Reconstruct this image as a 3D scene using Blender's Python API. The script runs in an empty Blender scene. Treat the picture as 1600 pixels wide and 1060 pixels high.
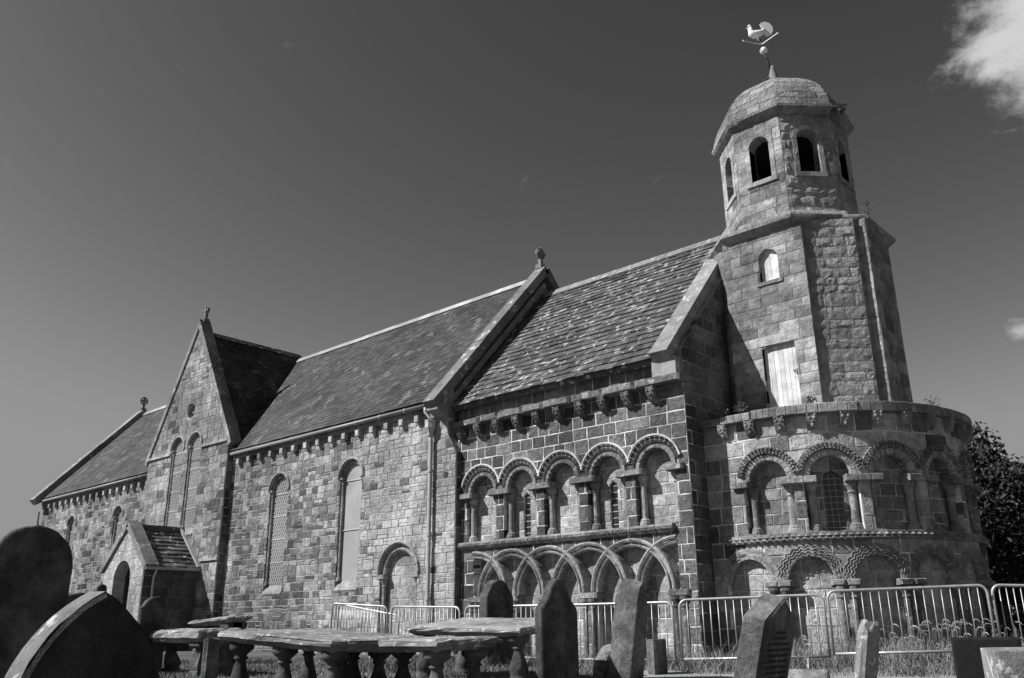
import bpy, math, random
import numpy as np
from math import sin, cos, pi, radians, sqrt, tan, hypot
from mathutils import Vector, Matrix, noise as mnoise

S = bpy.context.scene
COL = S.collection
EZ = 0.8          # the eye stands 0.8 m above the graves' ground; everything below is laid out from eye level

# ------------------------------------------------------------------ camera
YAW, PITCH, ROLL, FPX = radians(42.04), radians(18.38), radians(-0.52), 1350.0
_f = Vector((-sin(YAW)*cos(PITCH), cos(YAW)*cos(PITCH), sin(PITCH)))
_r = Vector((cos(YAW), sin(YAW), 0)); _u = _r.cross(_f)
CR = cos(ROLL)*_r + sin(ROLL)*_u; CU = -sin(ROLL)*_r + cos(ROLL)*_u; CF = _f
cam_d = bpy.data.cameras.new('camera'); cam = bpy.data.objects.new('camera', cam_d); COL.objects.link(cam)
cam_d.sensor_width = 36; cam_d.lens = FPX/1600*36; cam_d.clip_start = 0.05; cam_d.clip_end = 5000
cam.matrix_world = Matrix(((CR.x, CU.x, -CF.x, 0), (CR.y, CU.y, -CF.y, 0), (CR.z, CU.z, -CF.z, EZ), (0, 0, 0, 1)))
S.camera = cam

# ------------------------------------------------------------------ sky and sun (a black and white picture of a blue sky: only the red light is kept)
SUN_AZ, SUN_EL = radians(39.0), radians(42.5)      # about 39 degrees west of south
W = bpy.data.worlds.new('World'); S.world = W; W.use_nodes = True
nt = W.node_tree; nt.nodes.clear()
N = lambda t: nt.nodes.new(t)
out = N('ShaderNodeOutputWorld'); bg = N('ShaderNodeBackground')
sky = N('ShaderNodeTexSky'); sky.sky_type = 'NISHITA'; sky.sun_disc = False
sky.sun_elevation = SUN_EL; sky.sun_rotation = radians(180)+SUN_AZ; sky.air_density = 1.0; sky.dust_density = 0.6; sky.ozone_density = 1.5
sep = N('ShaderNodeSeparateColor'); nt.links.new(sky.outputs[0], sep.inputs[0])
powr = N('ShaderNodeMath'); powr.operation = 'POWER'; powr.inputs[1].default_value = 1.8
nt.links.new(sep.outputs[0], powr.inputs[0])
pm = N('ShaderNodeMath'); pm.operation = 'MULTIPLY'; pm.inputs[1].default_value = 0.82; nt.links.new(powr.outputs[0], pm.inputs[0])
mul = N('ShaderNodeMath'); mul.operation = 'SMOOTH_MIN'; mul.inputs[1].default_value = 3.9; mul.inputs[2].default_value = 2.0      # the film's shoulder: the horizon is no brighter than in the photograph
nt.links.new(pm.outputs[0], mul.inputs[0])

def ray(px, py):
    d = CR*((px-800)/FPX) - CU*((py-530)/FPX) + CF
    return d
# clouds: fractal noise inside two soft patches of the sky
tc = N('ShaderNodeTexCoord')
mp = N('ShaderNodeMapping'); mp.inputs['Scale'].default_value = (1, 1, 1.3)
nt.links.new(tc.outputs['Generated'], mp.inputs[0])
nz = N('ShaderNodeTexNoise'); nz.inputs['Scale'].default_value = 15; nz.inputs['Detail'].default_value = 9; nz.inputs['Roughness'].default_value = 0.62; nz.inputs['Distortion'].default_value = 0.25
nt.links.new(mp.outputs[0], nz.inputs['Vector'])
def patch(px, py, r0, r1):
    d = ray(px, py).normalized()
    v = N('ShaderNodeVectorMath'); v.operation = 'DISTANCE'; v.inputs[1].default_value = d
    nrm = N('ShaderNodeVectorMath'); nrm.operation = 'NORMALIZE'; nt.links.new(tc.outputs['Generated'], nrm.inputs[0])
    nt.links.new(nrm.outputs[0], v.inputs[0])
    m = N('ShaderNodeMapRange'); m.interpolation_type = 'SMOOTHSTEP'
    m.inputs['From Min'].default_value = r0; m.inputs['From Max'].default_value = r1
    m.inputs['To Min'].default_value = 1; m.inputs['To Max'].default_value = 0
    nt.links.new(v.outputs['Value'], m.inputs['Value']); return m
def mth(op, a, b, clamp=False):
    m = N('ShaderNodeMath'); m.operation = op; m.use_clamp = clamp
    for i, x in enumerate((a, b)):
        if isinstance(x, (int, float)): m.inputs[i].default_value = x
        else: nt.links.new(x, m.inputs[i])
    return m.outputs[0]
p1 = patch(1668, 38, 0.035, 0.145); p2 = patch(1596, 514, 0.0, 0.03)
def cov(p, w, lo, hi):
    a = mth('ADD', nz.outputs['Fac'], mth('MULTIPLY', p.outputs[0], w))
    m = N('ShaderNodeMapRange'); m.interpolation_type = 'SMOOTHSTEP'
    m.inputs['From Min'].default_value = lo; m.inputs['From Max'].default_value = hi
    nt.links.new(a, m.inputs['Value']); return m.outputs[0]
c1 = mth('MULTIPLY', cov(p1, 0.5, 0.68, 1.0), 0.72); c2 = mth('MULTIPLY', cov(p2, 0.42, 0.66, 0.98), 0.6)
cl = mth('MAXIMUM', c1, c2)
SKYSTR = 0.055
mixs = N('ShaderNodeMix'); mixs.data_type = 'FLOAT'
nt.links.new(cl, mixs.inputs[0]); nt.links.new(mul.outputs[0], mixs.inputs[2]); mixs.inputs[3].default_value = 0.60/SKYSTR
nt.links.new(mixs.outputs[0], bg.inputs['Color']); bg.inputs['Strength'].default_value = SKYSTR
nt.links.new(bg.outputs[0], out.inputs[0])

sd = bpy.data.lights.new('sun', 'SUN'); sd.energy = 5.0; sd.angle = radians(0.53); sd.color = (1, 1, 1)
so = bpy.data.objects.new('sun', sd); COL.objects.link(so)
SD = Vector((-sin(SUN_AZ)*cos(SUN_EL), -cos(SUN_AZ)*cos(SUN_EL), sin(SUN_EL)))
so.rotation_euler = SD.to_track_quat('Z', 'Y').to_euler(); so.location = (-30, -30, 40)
S.view_settings.view_transform = 'Standard'; S.view_settings.look = 'None'
S.view_settings.exposure = 0.5; S.view_settings.gamma = 1; S.view_settings.use_curve_mapping = False
S.render.engine = 'CYCLES'
S.cycles.max_bounces = 6

# ------------------------------------------------------------------ materials (all grey)
MAT = {}
def grey_mat(name, lo, hi, rough=0.9, mott=0.35, mscale=6.0, bump=0.4, bscale=45.0, bdist=0.012, stain=0.35, sscale=0.9,
             lichen=0.0, lscale=5.0, lcol=0.55, spec=0.15, metallic=0.0, streak=None, coarse=0.0, cscale=9.0):
    """tint attribute picks a stone's own shade between lo and hi; noise mottles it, slow noise weathers it, lichen blotches it"""
    m = bpy.data.materials.new(name); m.use_nodes = True; t = m.node_tree; t.nodes.clear()
    n = lambda k: t.nodes.new(k); L = t.links.new
    o = n('ShaderNodeOutputMaterial'); b = n('ShaderNodeBsdfPrincipled'); L(b.outputs[0], o.inputs[0])
    b.inputs['Roughness'].default_value = rough; b.inputs['Specular IOR Level'].default_value = spec; b.inputs['Metallic'].default_value = metallic
    g = n('ShaderNodeNewGeometry')
    def noise(scale, detail=4, rough=0.6, vec=None, dist=0):
        x = n('ShaderNodeTexNoise'); x.inputs['Scale'].default_value = scale; x.inputs['Detail'].default_value = detail
        x.inputs['Roughness'].default_value = rough; x.inputs['Distortion'].default_value = dist
        L(vec if vec else g.outputs['Position'], x.inputs['Vector']); return x.outputs['Fac']
    def mr(x, a, bb, c, d, smooth=False):
        k = n('ShaderNodeMapRange'); k.inputs['From Min'].default_value = a; k.inputs['From Max'].default_value = bb
        k.inputs['To Min'].default_value = c; k.inputs['To Max'].default_value = d
        if smooth: k.interpolation_type = 'SMOOTHSTEP'
        L(x, k.inputs['Value']); return k.outputs[0]
    def mt(op, x, y):
        k = n('ShaderNodeMath'); k.operation = op
        for i, q in enumerate((x, y)):
            if isinstance(q, (int, float)): k.inputs[i].default_value = q
            else: L(q, k.inputs[i])
        return k.outputs[0]
    a = n('ShaderNodeAttribute'); a.attribute_name = 'tint'
    val = mr(a.outputs['Fac'], 0, 1, lo, hi)
    if mott: val = mt('MULTIPLY', val, mr(noise(mscale, 6, 0.68), 0.28, 0.72, 1-mott, 1+mott))
    if mott: val = mt('MULTIPLY', val, mr(noise(mscale*7, 3, 0.7), 0.3, 0.7, 1-mott*0.5, 1+mott*0.5))
    if stain: val = mt('MULTIPLY', val, mr(noise(sscale, 3, 0.6), 0.36, 0.62, 1-stain, 1.06, True))
    if streak:
        mp = n('ShaderNodeMapping'); mp.inputs['Scale'].default_value = streak; L(g.outputs['Position'], mp.inputs[0])
        val = mt('MULTIPLY', val, mr(noise(1.0, 5, 0.65, mp.outputs[0]), 0.3, 0.7, 0.72, 1.22))
    if lichen:
        f = mt('MULTIPLY', mr(noise(lscale, 5, 0.62, None, 0.4), 0.60-lichen*0.12, 0.66-lichen*0.1, 0, 1, True), 0.85)
        k = n('ShaderNodeMix'); k.data_type = 'FLOAT'; L(f, k.inputs[0]); L(val, k.inputs[2]); k.inputs[3].default_value = lcol; val = k.outputs[0]
    cc = n('ShaderNodeCombineColor')
    for i in range(3): L(val, cc.inputs[i])
    L(cc.outputs[0], b.inputs['Base Color'])
    if bump:
        h = noise(bscale, 6, 0.7)
        if coarse: h = mt('ADD', mt('MULTIPLY', h, 1.0), mt('MULTIPLY', noise(cscale, 4, 0.6, None, 0.5), coarse))
        k = n('ShaderNodeBump'); k.inputs['Strength'].default_value = bump; k.inputs['Distance'].default_value = bdist
        L(h, k.inputs['Height']); L(k.outputs[0], b.inputs['Normal'])
    MAT[name] = m; return m

grey_mat('sandstone_nave', 0.045, 0.50, mott=0.45, mscale=9, stain=0.42, sscale=0.5, bump=1.0, bdist=0.017, coarse=2.4, cscale=11, streak=(2.5, 2.5, 0.6))
grey_mat('mortar_nave', 0.34, 0.42, mott=0.3, stain=0.3, bump=0.4)
grey_mat('ashlar_dark', 0.045, 0.34, mott=0.5, mscale=9, stain=0.35, bump=1.0, bdist=0.02, coarse=2.6, cscale=13)
grey_mat('ashlar_pale', 0.08, 0.46, mott=0.5, mscale=9, stain=0.3, bump=1.0, bdist=0.015, coarse=2.2, cscale=11)
grey_mat('mortar_dark', 0.2, 0.24, mott=0.2, bump=0.3)
grey_mat('granite_black', 0.012, 0.02, mott=0.3, mscale=30, stain=0.2, bump=0.05, rough=0.35, spec=0.4)
grey_mat('mortar_white', 0.56, 0.70, mott=0.35, mscale=10, stain=0.4, sscale=1.6, bump=0.3)
grey_mat('carved_stone', 0.06, 0.42, mott=0.45, mscale=10, stain=0.35, bump=1.0, bdist=0.016, coarse=1.5, cscale=14, lichen=0.12, lcol=0.4)
grey_mat('tower_stone', 0.10, 0.42, mott=0.45, mscale=6, stain=0.42, sscale=0.8, bump=0.9, bdist=0.02, coarse=2.0, cscale=8, streak=(1.5, 1.5, 4.0))
grey_mat('rough_stone', 0.18, 0.46, mott=0.35, mscale=7, stain=0.3, bump=1.0, bdist=0.045, coarse=2.6, cscale=11, lichen=0.1, lcol=0.42)
grey_mat('mortar_tower', 0.27, 0.33, mott=0.25, stain=0.25, bump=0.5)
grey_mat('coping_stone', 0.10, 0.36, mott=0.25, stain=0.35, bump=0.5, lichen=0.15, lcol=0.45, lscale=4)
grey_mat('slate_small', 0.018, 0.088, mott=0.25, stain=0.45, sscale=0.7, bump=0.3, lichen=0.16, lscale=2.2, lcol=0.14, spec=0.3, rough=0.75)
grey_mat('slate_big', 0.045, 0.19, mott=0.3, stain=0.35, sscale=1.2, bump=0.5, lichen=0.2, lscale=6.0, lcol=0.45, rough=0.85)
grey_mat('ridge_lead', 0.34, 0.42, mott=0.15, bump=0.1, rough=0.6)
grey_mat('iron_grey', 0.16, 0.42, mott=0.12, stain=0.15, bump=0.1, rough=0.5, spec=0.4)
grey_mat('iron_black', 0.03, 0.05, mott=0.2, stain=0.0, bump=0.1, rough=0.5, spec=0.4)
grey_mat('white_paint', 0.50, 0.72, mott=0.10, mscale=3, stain=0.22, sscale=3.0, bump=0.08, rough=0.6, streak=(6, 6, 0.8))
grey_mat('gilding', 0.66, 0.8, mott=0.1, stain=0.1, bump=0.1, rough=0.45, spec=0.5)
grey_mat('board_pale', 0.28, 0.34, mott=0.08, mscale=2, stain=0.15, bump=0.05, rough=0.5, spec=0.4)
grey_mat('glass_dark', 0.02, 0.05, mott=0.2, stain=0.0, bump=0.15, rough=0.15, spec=0.5, bscale=4)
grey_mat('glass_grey', 0.20, 0.26, mott=0.2, mscale=4, stain=0.2, bump=0.2, rough=0.3, spec=0.5, bscale=5)
grey_mat('lattice_lead', 0.40, 0.5, mott=0.1, stain=0.1, bump=0.0, rough=0.6)
grey_mat('dark_wood', 0.03, 0.06, mott=0.2, stain=0.2, bump=0.3)
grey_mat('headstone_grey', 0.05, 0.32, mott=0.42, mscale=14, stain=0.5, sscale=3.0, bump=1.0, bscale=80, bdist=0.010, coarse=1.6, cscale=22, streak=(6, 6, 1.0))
grey_mat('headstone_lichen', 0.05, 0.28, mott=0.3, mscale=14, stain=0.35, sscale=2.5, bump=0.8, bscale=90, bdist=0.006, coarse=1.0, cscale=25, lichen=0.16, lscale=12, lcol=0.5)
grey_mat('tomb_stone', 0.15, 0.32, mott=0.3, mscale=12, stain=0.4, sscale=2.0, bump=0.8, bscale=60, bdist=0.012, coarse=1.5, cscale=14, lichen=0.22, lscale=9, lcol=0.6)
grey_mat('letter_dark', 0.03, 0.045, mott=0.1, stain=0, bump=0)
grey_mat('galvanised', 0.34, 0.46, mott=0.25, mscale=8, stain=0.15, bump=0.05, rough=0.42, spec=0.5, metallic=0.35)
grey_mat('grass_blade', 0.10, 0.27, mott=0.2, mscale=3, stain=0.35, sscale=0.6, bump=0)
grey_mat('straw_blade', 0.14, 0.40, mott=0.2, mscale=3, stain=0.2, bump=0)
grey_mat('turf', 0.13, 0.15, mott=0.4, mscale=12, stain=0.35, sscale=0.6, bump=1.0, bscale=60, bdist=0.03)
grey_mat('path_gravel', 0.26, 0.31, mott=0.3, mscale=30, stain=0.2, bump=0.8, bscale=110, bdist=0.012)
grey_mat('leaf_dark', 0.018, 0.07, mott=0.2, mscale=2, stain=0.3, sscale=0.5, bump=0, rough=0.7, spec=0.15)
grey_mat('leaf_weed', 0.05, 0.16, mott=0.2, mscale=2, stain=0.2, bump=0, rough=0.6)
grey_mat('bark', 0.06, 0.10, mott=0.3, bump=0.8, bdist=0.03)

# ------------------------------------------------------------------ mesh helpers
WL = {}                                      # world position of each object made here
class MB:
    def __init__(s): s.v = []; s.f = []; s.t = []
    def poly(s, pts, faces, tint=0.5):
        b = len(s.v); s.v += [tuple(p) for p in pts]
        for f in faces: s.f.append(tuple(b+i for i in f)); s.t.append(tint)
    def add(s, o):
        b = len(s.v); s.v += o.v; s.f += [tuple(b+i for i in f) for f in o.f]; s.t += o.t
    def hexa(s, p, tint=0.5):                # 8 corners: bottom four ccw, top four ccw
        s.poly(p, [(3, 2, 1, 0), (4, 5, 6, 7), (0, 1, 5, 4), (1, 2, 6, 5), (2, 3, 7, 6), (3, 0, 4, 7)], tint)
    def box(s, x0, x1, y0, y1, z0, z1, tint=0.5):
        s.hexa([(x0, y0, z0), (x1, y0, z0), (x1, y1, z0), (x0, y1, z0), (x0, y0, z1), (x1, y0, z1), (x1, y1, z1), (x0, y1, z1)], tint)
    def tube(s, pts, r, seg=6, tint=0.5, caps=True, closed=False):
        pts = [Vector(p) for p in pts]; n = len(pts); rs = r if isinstance(r, (list, tuple)) else [r]*n
        base = len(s.v); ref = None
        for i, p in enumerate(pts):
            a = pts[(i-1) % n] if (closed or i > 0) else p; b = pts[(i+1) % n] if (closed or i < n-1) else p
            d = (b-a).normalized()
            if ref is None: ref = Vector((0, 0, 1)) if abs(d.z) < 0.9 else Vector((1, 0, 0))
            x = ref - d*ref.dot(d)
            if x.length < 1e-4: x = d.orthogonal()
            x.normalize(); y = d.cross(x); ref = x
            for k in range(seg):
                q = p + x*cos(2*pi*k/seg)*rs[i] + y*sin(2*pi*k/seg)*rs[i]; s.v.append(tuple(q))
        for i in range(n if closed else n-1):
            j = (i+1) % n
            for k in range(seg):
                k2 = (k+1) % seg
                s.f.append((base+i*seg+k, base+i*seg+k2, base+j*seg+k2, base+j*seg+k)); s.t.append(tint)
        if caps and not closed:
            s.f.append(tuple(base+k for k in reversed(range(seg)))); s.t.append(tint)
            s.f.append(tuple(base+(n-1)*seg+k for k in range(seg))); s.t.append(tint)
    def lathe(s, c, prof, seg=12, tint=0.5, square=False):
        """profile of (radius, z) about a vertical axis through c"""
        base = len(s.v); c = Vector(c)
        for (r, z) in prof:
            for k in range(seg):
                a = 2*pi*(k+0.5)/seg
                q = (cos(a), sin(a))
                if square: m = max(abs(q[0]), abs(q[1])); q = (q[0]/m, q[1]/m)
                s.v.append((c.x+r*q[0], c.y+r*q[1], c.z+z))
        for i in range(len(prof)-1):
            for k in range(seg):
                k2 = (k+1) % seg
                s.f.append((base+i*seg+k, base+i*seg+k2, base+(i+1)*seg+k2, base+(i+1)*seg+k)); s.t.append(tint)
        s.f.append(tuple(base+k for k in reversed(range(seg)))); s.t.append(tint)
        s.f.append(tuple(base+(len(prof)-1)*seg+k for k in range(seg))); s.t.append(tint)
    def ball(s, c, r, seg=8, rings=6, tint=0.5):
        r = r if isinstance(r, (tuple, list)) else (r, r, r); base = len(s.v)
        for i in range(rings+1):
            ph = pi*i/rings
            for k in range(seg):
                a = 2*pi*k/seg; s.v.append((c[0]+r[0]*sin(ph)*cos(a), c[1]+r[1]*sin(ph)*sin(a), c[2]-r[2]*cos(ph)))
        for i in range(rings):
            for k in range(seg):
                k2 = (k+1) % seg; s.f.append((base+i*seg+k, base+i*seg+k2, base+(i+1)*seg+k2, base+(i+1)*seg+k)); s.t.append(tint)

def mesh_of(name, mb, mat, smooth=False, origin=(0, 0, 0)):
    me = bpy.data.meshes.new(name)
    ox, oy, oz = origin
    me.from_pydata([(x-ox, y-oy, z-oz) for x, y, z in mb.v], [], mb.f)
    at = me.attributes.new('tint', 'FLOAT', 'FACE'); at.data.foreach_set('value', np.array(mb.t, dtype=np.float32))
    if smooth: me.polygons.foreach_set('use_smooth', np.ones(len(me.polygons), dtype=bool))
    me.materials.append(MAT[mat]); me.update(); return me
def centre(v):
    a = np.array(v); lo, hi = a.min(0), a.max(0); return tuple((lo+hi)/2)
def obj(name, mb, mat, parent=None, smooth=False, label=None, kind=None, origin=None):
    """one mesh object; coordinates in mb are measured from eye level; the origin goes to the middle of the piece"""
    c = origin or centre(mb.v)
    o = bpy.data.objects.new(name, mesh_of(name, mb, mat, smooth, c)); COL.objects.link(o)
    if parent: o.parent = parent; pw = WL[parent.name]; o.location = (c[0]-pw[0], c[1]-pw[1], c[2]-pw[2])
    else: o.location = (c[0], c[1], c[2]+EZ)
    WL[o.name] = c
    if label: o['label'] = label
    if kind: o['kind'] = kind
    return o
def thing(name, loc, label, cat, group=None, rotz=0):
    o = bpy.data.objects.new(name, None); COL.objects.link(o); o.empty_display_size = 0.3
    o.location = (loc[0], loc[1], loc[2]+EZ); o.rotation_euler = (0, 0, rotz); WL[o.name] = tuple(loc)
    o['label'] = label; o['category'] = cat
    if group: o['group'] = group
    return o
def tag(o, label, cat, group=None):
    o['label'] = label; o['category'] = cat
    if group: o['group'] = group
    return o
def part(name, mb, mat, parent, smooth=False, loc=(0, 0, 0), label=None):
    """a part in its thing's own coordinates"""
    o = bpy.data.objects.new(name, mesh_of(name, mb, mat, smooth)); COL.objects.link(o); o.parent = parent; o.location = loc
    if label: o['label'] = label
    return o
def pix(p):
    x, y, z = p; d = Vector((x, y, z)); w = d.dot(CF)
    if w < 0.05: return None
    return (800+FPX*d.dot(CR)/w, 530-FPX*d.dot(CU)/w)

# ------------------------------------------------------------------ frames: a wall's own (u, v, n) coordinates
class Plane:
    def __init__(s, O, U, V=(0, 0, 1)):
        s.O = Vector(O); s.U = Vector(U).normalized(); s.V = Vector(V).normalized(); s.N = s.U.cross(s.V)
    def __call__(s, u, v, n=0.0): return s.O + s.U*u + s.V*v + s.N*n
class Drum:                                   # straight for u<0 (if allowed), round for u>0; angle measured from south towards east
    def __init__(s, cx, cy, R, straight=False): s.c = (cx, cy); s.R = R; s.st = straight
    def __call__(s, u, v, n=0.0):
        if s.st and u < 0: return Vector((s.c[0]+u, s.c[1]-s.R-n, v))
        a = u/s.R; return Vector((s.c[0]+(s.R+n)*sin(a), s.c[1]-(s.R+n)*cos(a), v))
class OctFace:                                # a face of an eight-sided body whose apothem may change with height
    def __init__(s, cx, cy, ang, ap): s.c = (cx, cy); s.a = ang; s.ap = ap
    def __call__(s, u, v, n=0.0):
        r = s.ap(v)+n; return Vector((s.c[0]+r*sin(s.a)+u*cos(s.a), s.c[1]-r*cos(s.a)+u*sin(s.a), v))

class Arch:
    def __init__(s, c, h, zb, zs, lo=-1e9, hi=1e9): s.c = c; s.h = h; s.zb = zb; s.zs = zs; s.zt = zs+h; s.lo = lo; s.hi = hi
    def iv(s, z):
        if z < s.zb or z >= s.zt: return None
        w = s.h if z <= s.zs else sqrt(max(0, s.h**2-(z-s.zs)**2))
        return (max(s.lo, s.c-w), min(s.hi, s.c+w))
class Rect:
    def __init__(s, c, h, zb, zt): s.c = c; s.h = h; s.zb = zb; s.zt = zt
    def iv(s, z): return (s.c-s.h, s.c+s.h) if s.zb <= z < s.zt else None
class Round:
    def __init__(s, c, r, zc): s.c = c; s.r = r; s.zc = zc; s.zb = zc-r; s.zt = zc+r
    def iv(s, z):
        q = s.r**2-(z-s.zc)**2
        return (s.c-sqrt(q), s.c+sqrt(q)) if q > 0 else None

PIECES = []                                   # (kind, parent part, material, MB, visible px area)
def area_px(F, outl, n):
    pts = [pix(F(u, v, n)) for u, v in outl]
    if any(p is None for p in pts): return 0
    a = 0
    for i in range(len(pts)): x0, y0 = pts[i]; x1, y1 = pts[(i+1) % len(pts)]; a += x0*y1-x1*y0
    cx = sum(p[0] for p in pts)/len(pts); cy = sum(p[1] for p in pts)/len(pts)
    if not (0 < cx < 1600 and 0 < cy < 1010): return 0
    return -a/2
def prism(F, outl, n0, n1, ch=0.008, tint=0.5, jit=0.0, rng=None, bulge=0.0):
    """a block: outline (counter-clockwise in u, v) from depth n0 to n1 with a chamfered face"""
    k = len(outl); cu = sum(p[0] for p in outl)/k; cv = sum(p[1] for p in outl)/k
    m = MB(); A = [F(u, v, n0) for u, v in outl]; B = [F(u, v, n1-ch) for u, v in outl]; C = []
    for u, v in outl:
        du, dv = cu-u, cv-v; l = hypot(du, dv) or 1; q = min(ch*1.3/l, 0.4)
        C.append(F(u+du*q, v+dv*q, n1+(rng.uniform(-jit, jit) if jit else 0)))
    fs = []
    for i in range(k):
        j = (i+1) % k; fs.append((i, j, k+j, k+i)); fs.append((k+i, k+j, 2*k+j, 2*k+i))
    if bulge:
        C2 = [F(cu, cv, n1+bulge)]
        m.poly(A+B+C+C2, fs+[(2*k+i, 2*k+(i+1) % k, 3*k) for i in range(k)], tint)
    else: m.poly(A+B+C, fs+[tuple(range(2*k, 3*k))], tint)
    return m
def rough_prism(F, outl, n0, n1, tint, amp, rng, nx=4, nz=3):
    """a block with a broken, hammer-dressed face"""
    us = [p[0] for p in outl]; vs = [p[1] for p in outl]; u0, u1, v0, v1 = min(us), max(us), min(vs), max(vs); m = MB(); pts = []
    for j in range(nz+1):
        for i in range(nx+1):
            e = i in (0, nx) or j in (0, nz); du = 0 if e else rng.uniform(-.12, .12)*(u1-u0)/nx; dv = 0 if e else rng.uniform(-.25, .25)*(v1-v0)/nz
            pts.append(F(u0+(u1-u0)*i/nx+du, v0+(v1-v0)*j/nz+dv, n1+(rng.uniform(-amp, 0) if e else rng.uniform(-amp*0.2, amp))))
    k = nx+1; fs = []
    for j in range(nz):
        for i in range(nx):
            a, b, c, d = j*k+i, j*k+i+1, (j+1)*k+i+1, (j+1)*k+i; fs += [(a, b, c), (a, c, d)] if rng.random() < 0.5 else [(a, b, d), (b, c, d)]
    border = list(range(k))+[j*k+nx for j in range(1, nz+1)]+[nz*k+i for i in range(nx-1, -1, -1)]+[j*k for j in range(nz-1, 0, -1)]
    base = len(pts); uv = []
    for b in border: j, i = divmod(b, k); uv.append((u0+(u1-u0)*i/nx, v0+(v1-v0)*j/nz))
    pts += [F(u, v, n0) for u, v in uv]; L = len(border)
    fs += [(base+q, base+(q+1) % L, border[(q+1) % L], border[q]) for q in range(L)]
    m.poly(pts, fs, tint); return m
def cut(piece, ops):
    """piece: list of (z, L, R); returns the pieces left when the openings are taken out"""
    res = [piece]
    for o in ops:
        nxt = []
        for pc in res:
            za, zb = pc[0][0], pc[-1][0]; l = min(p[1] for p in pc); r = max(p[2] for p in pc)
            if o.zt <= za or o.zb >= zb: nxt.append(pc); continue
            ivs = [o.iv(z) for z, _, _ in pc]
            if not any(i and i[1] > L and i[0] < R for i, (z, L, R) in zip(ivs, pc)): nxt.append(pc); continue
            nxt.append([(z, L, min(R, i[0] if i else o.c)) for i, (z, L, R) in zip(ivs, pc)])
            nxt.append([(z, max(L, i[1] if i else o.c), R) for i, (z, L, R) in zip(ivs, pc)])
        res = nxt
    out = []
    for pc in res:
        run = []
        for p in pc+[(0, 1, 0)]:
            if p[2]-p[1] > 0.012: run.append(p)
            else:
                if len(run) >= 2: out.append(run)
                run = []
    return out
def outline(pc):
    if len(pc) > 2 and max(p[1] for p in pc)-min(p[1] for p in pc) < 1e-6 and max(p[2] for p in pc)-min(p[2] for p in pc) < 1e-6: pc = [pc[0], pc[-1]]
    Ls = [(p[1], p[0]) for p in pc]; Rs = [(p[2], p[0]) for p in pc]
    def simp(q):
        o = [q[0]]
        for i in range(1, len(q)-1):
            (x0, y0), (x1, y1), (x2, y2) = o[-1], q[i], q[i+1]
            if abs((x1-x0)*(y2-y0)-(x2-x0)*(y1-y0)) > 1e-4: o.append(q[i])
        return o+[q[-1]]
    return simp(Rs)+simp(Ls)[::-1]
def worn(ol, A, e, rng):
    """uneven joints: courses wander a little, edges are chipped"""
    if len(ol) == 4:
        ol = [q for i in range(4) for q in (ol[i], ((ol[i][0]+ol[(i+1) % 4][0])/2, (ol[i][1]+ol[(i+1) % 4][1])/2))]
    return [(u+A*mnoise.noise(Vector((u*1.3, v*1.3, 5.1)))+rng.uniform(-e, e), v+A*mnoise.noise(Vector((u*1.1, v*1.6, 9.7)))+rng.uniform(-e, e)) for u, v in ol]
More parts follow.
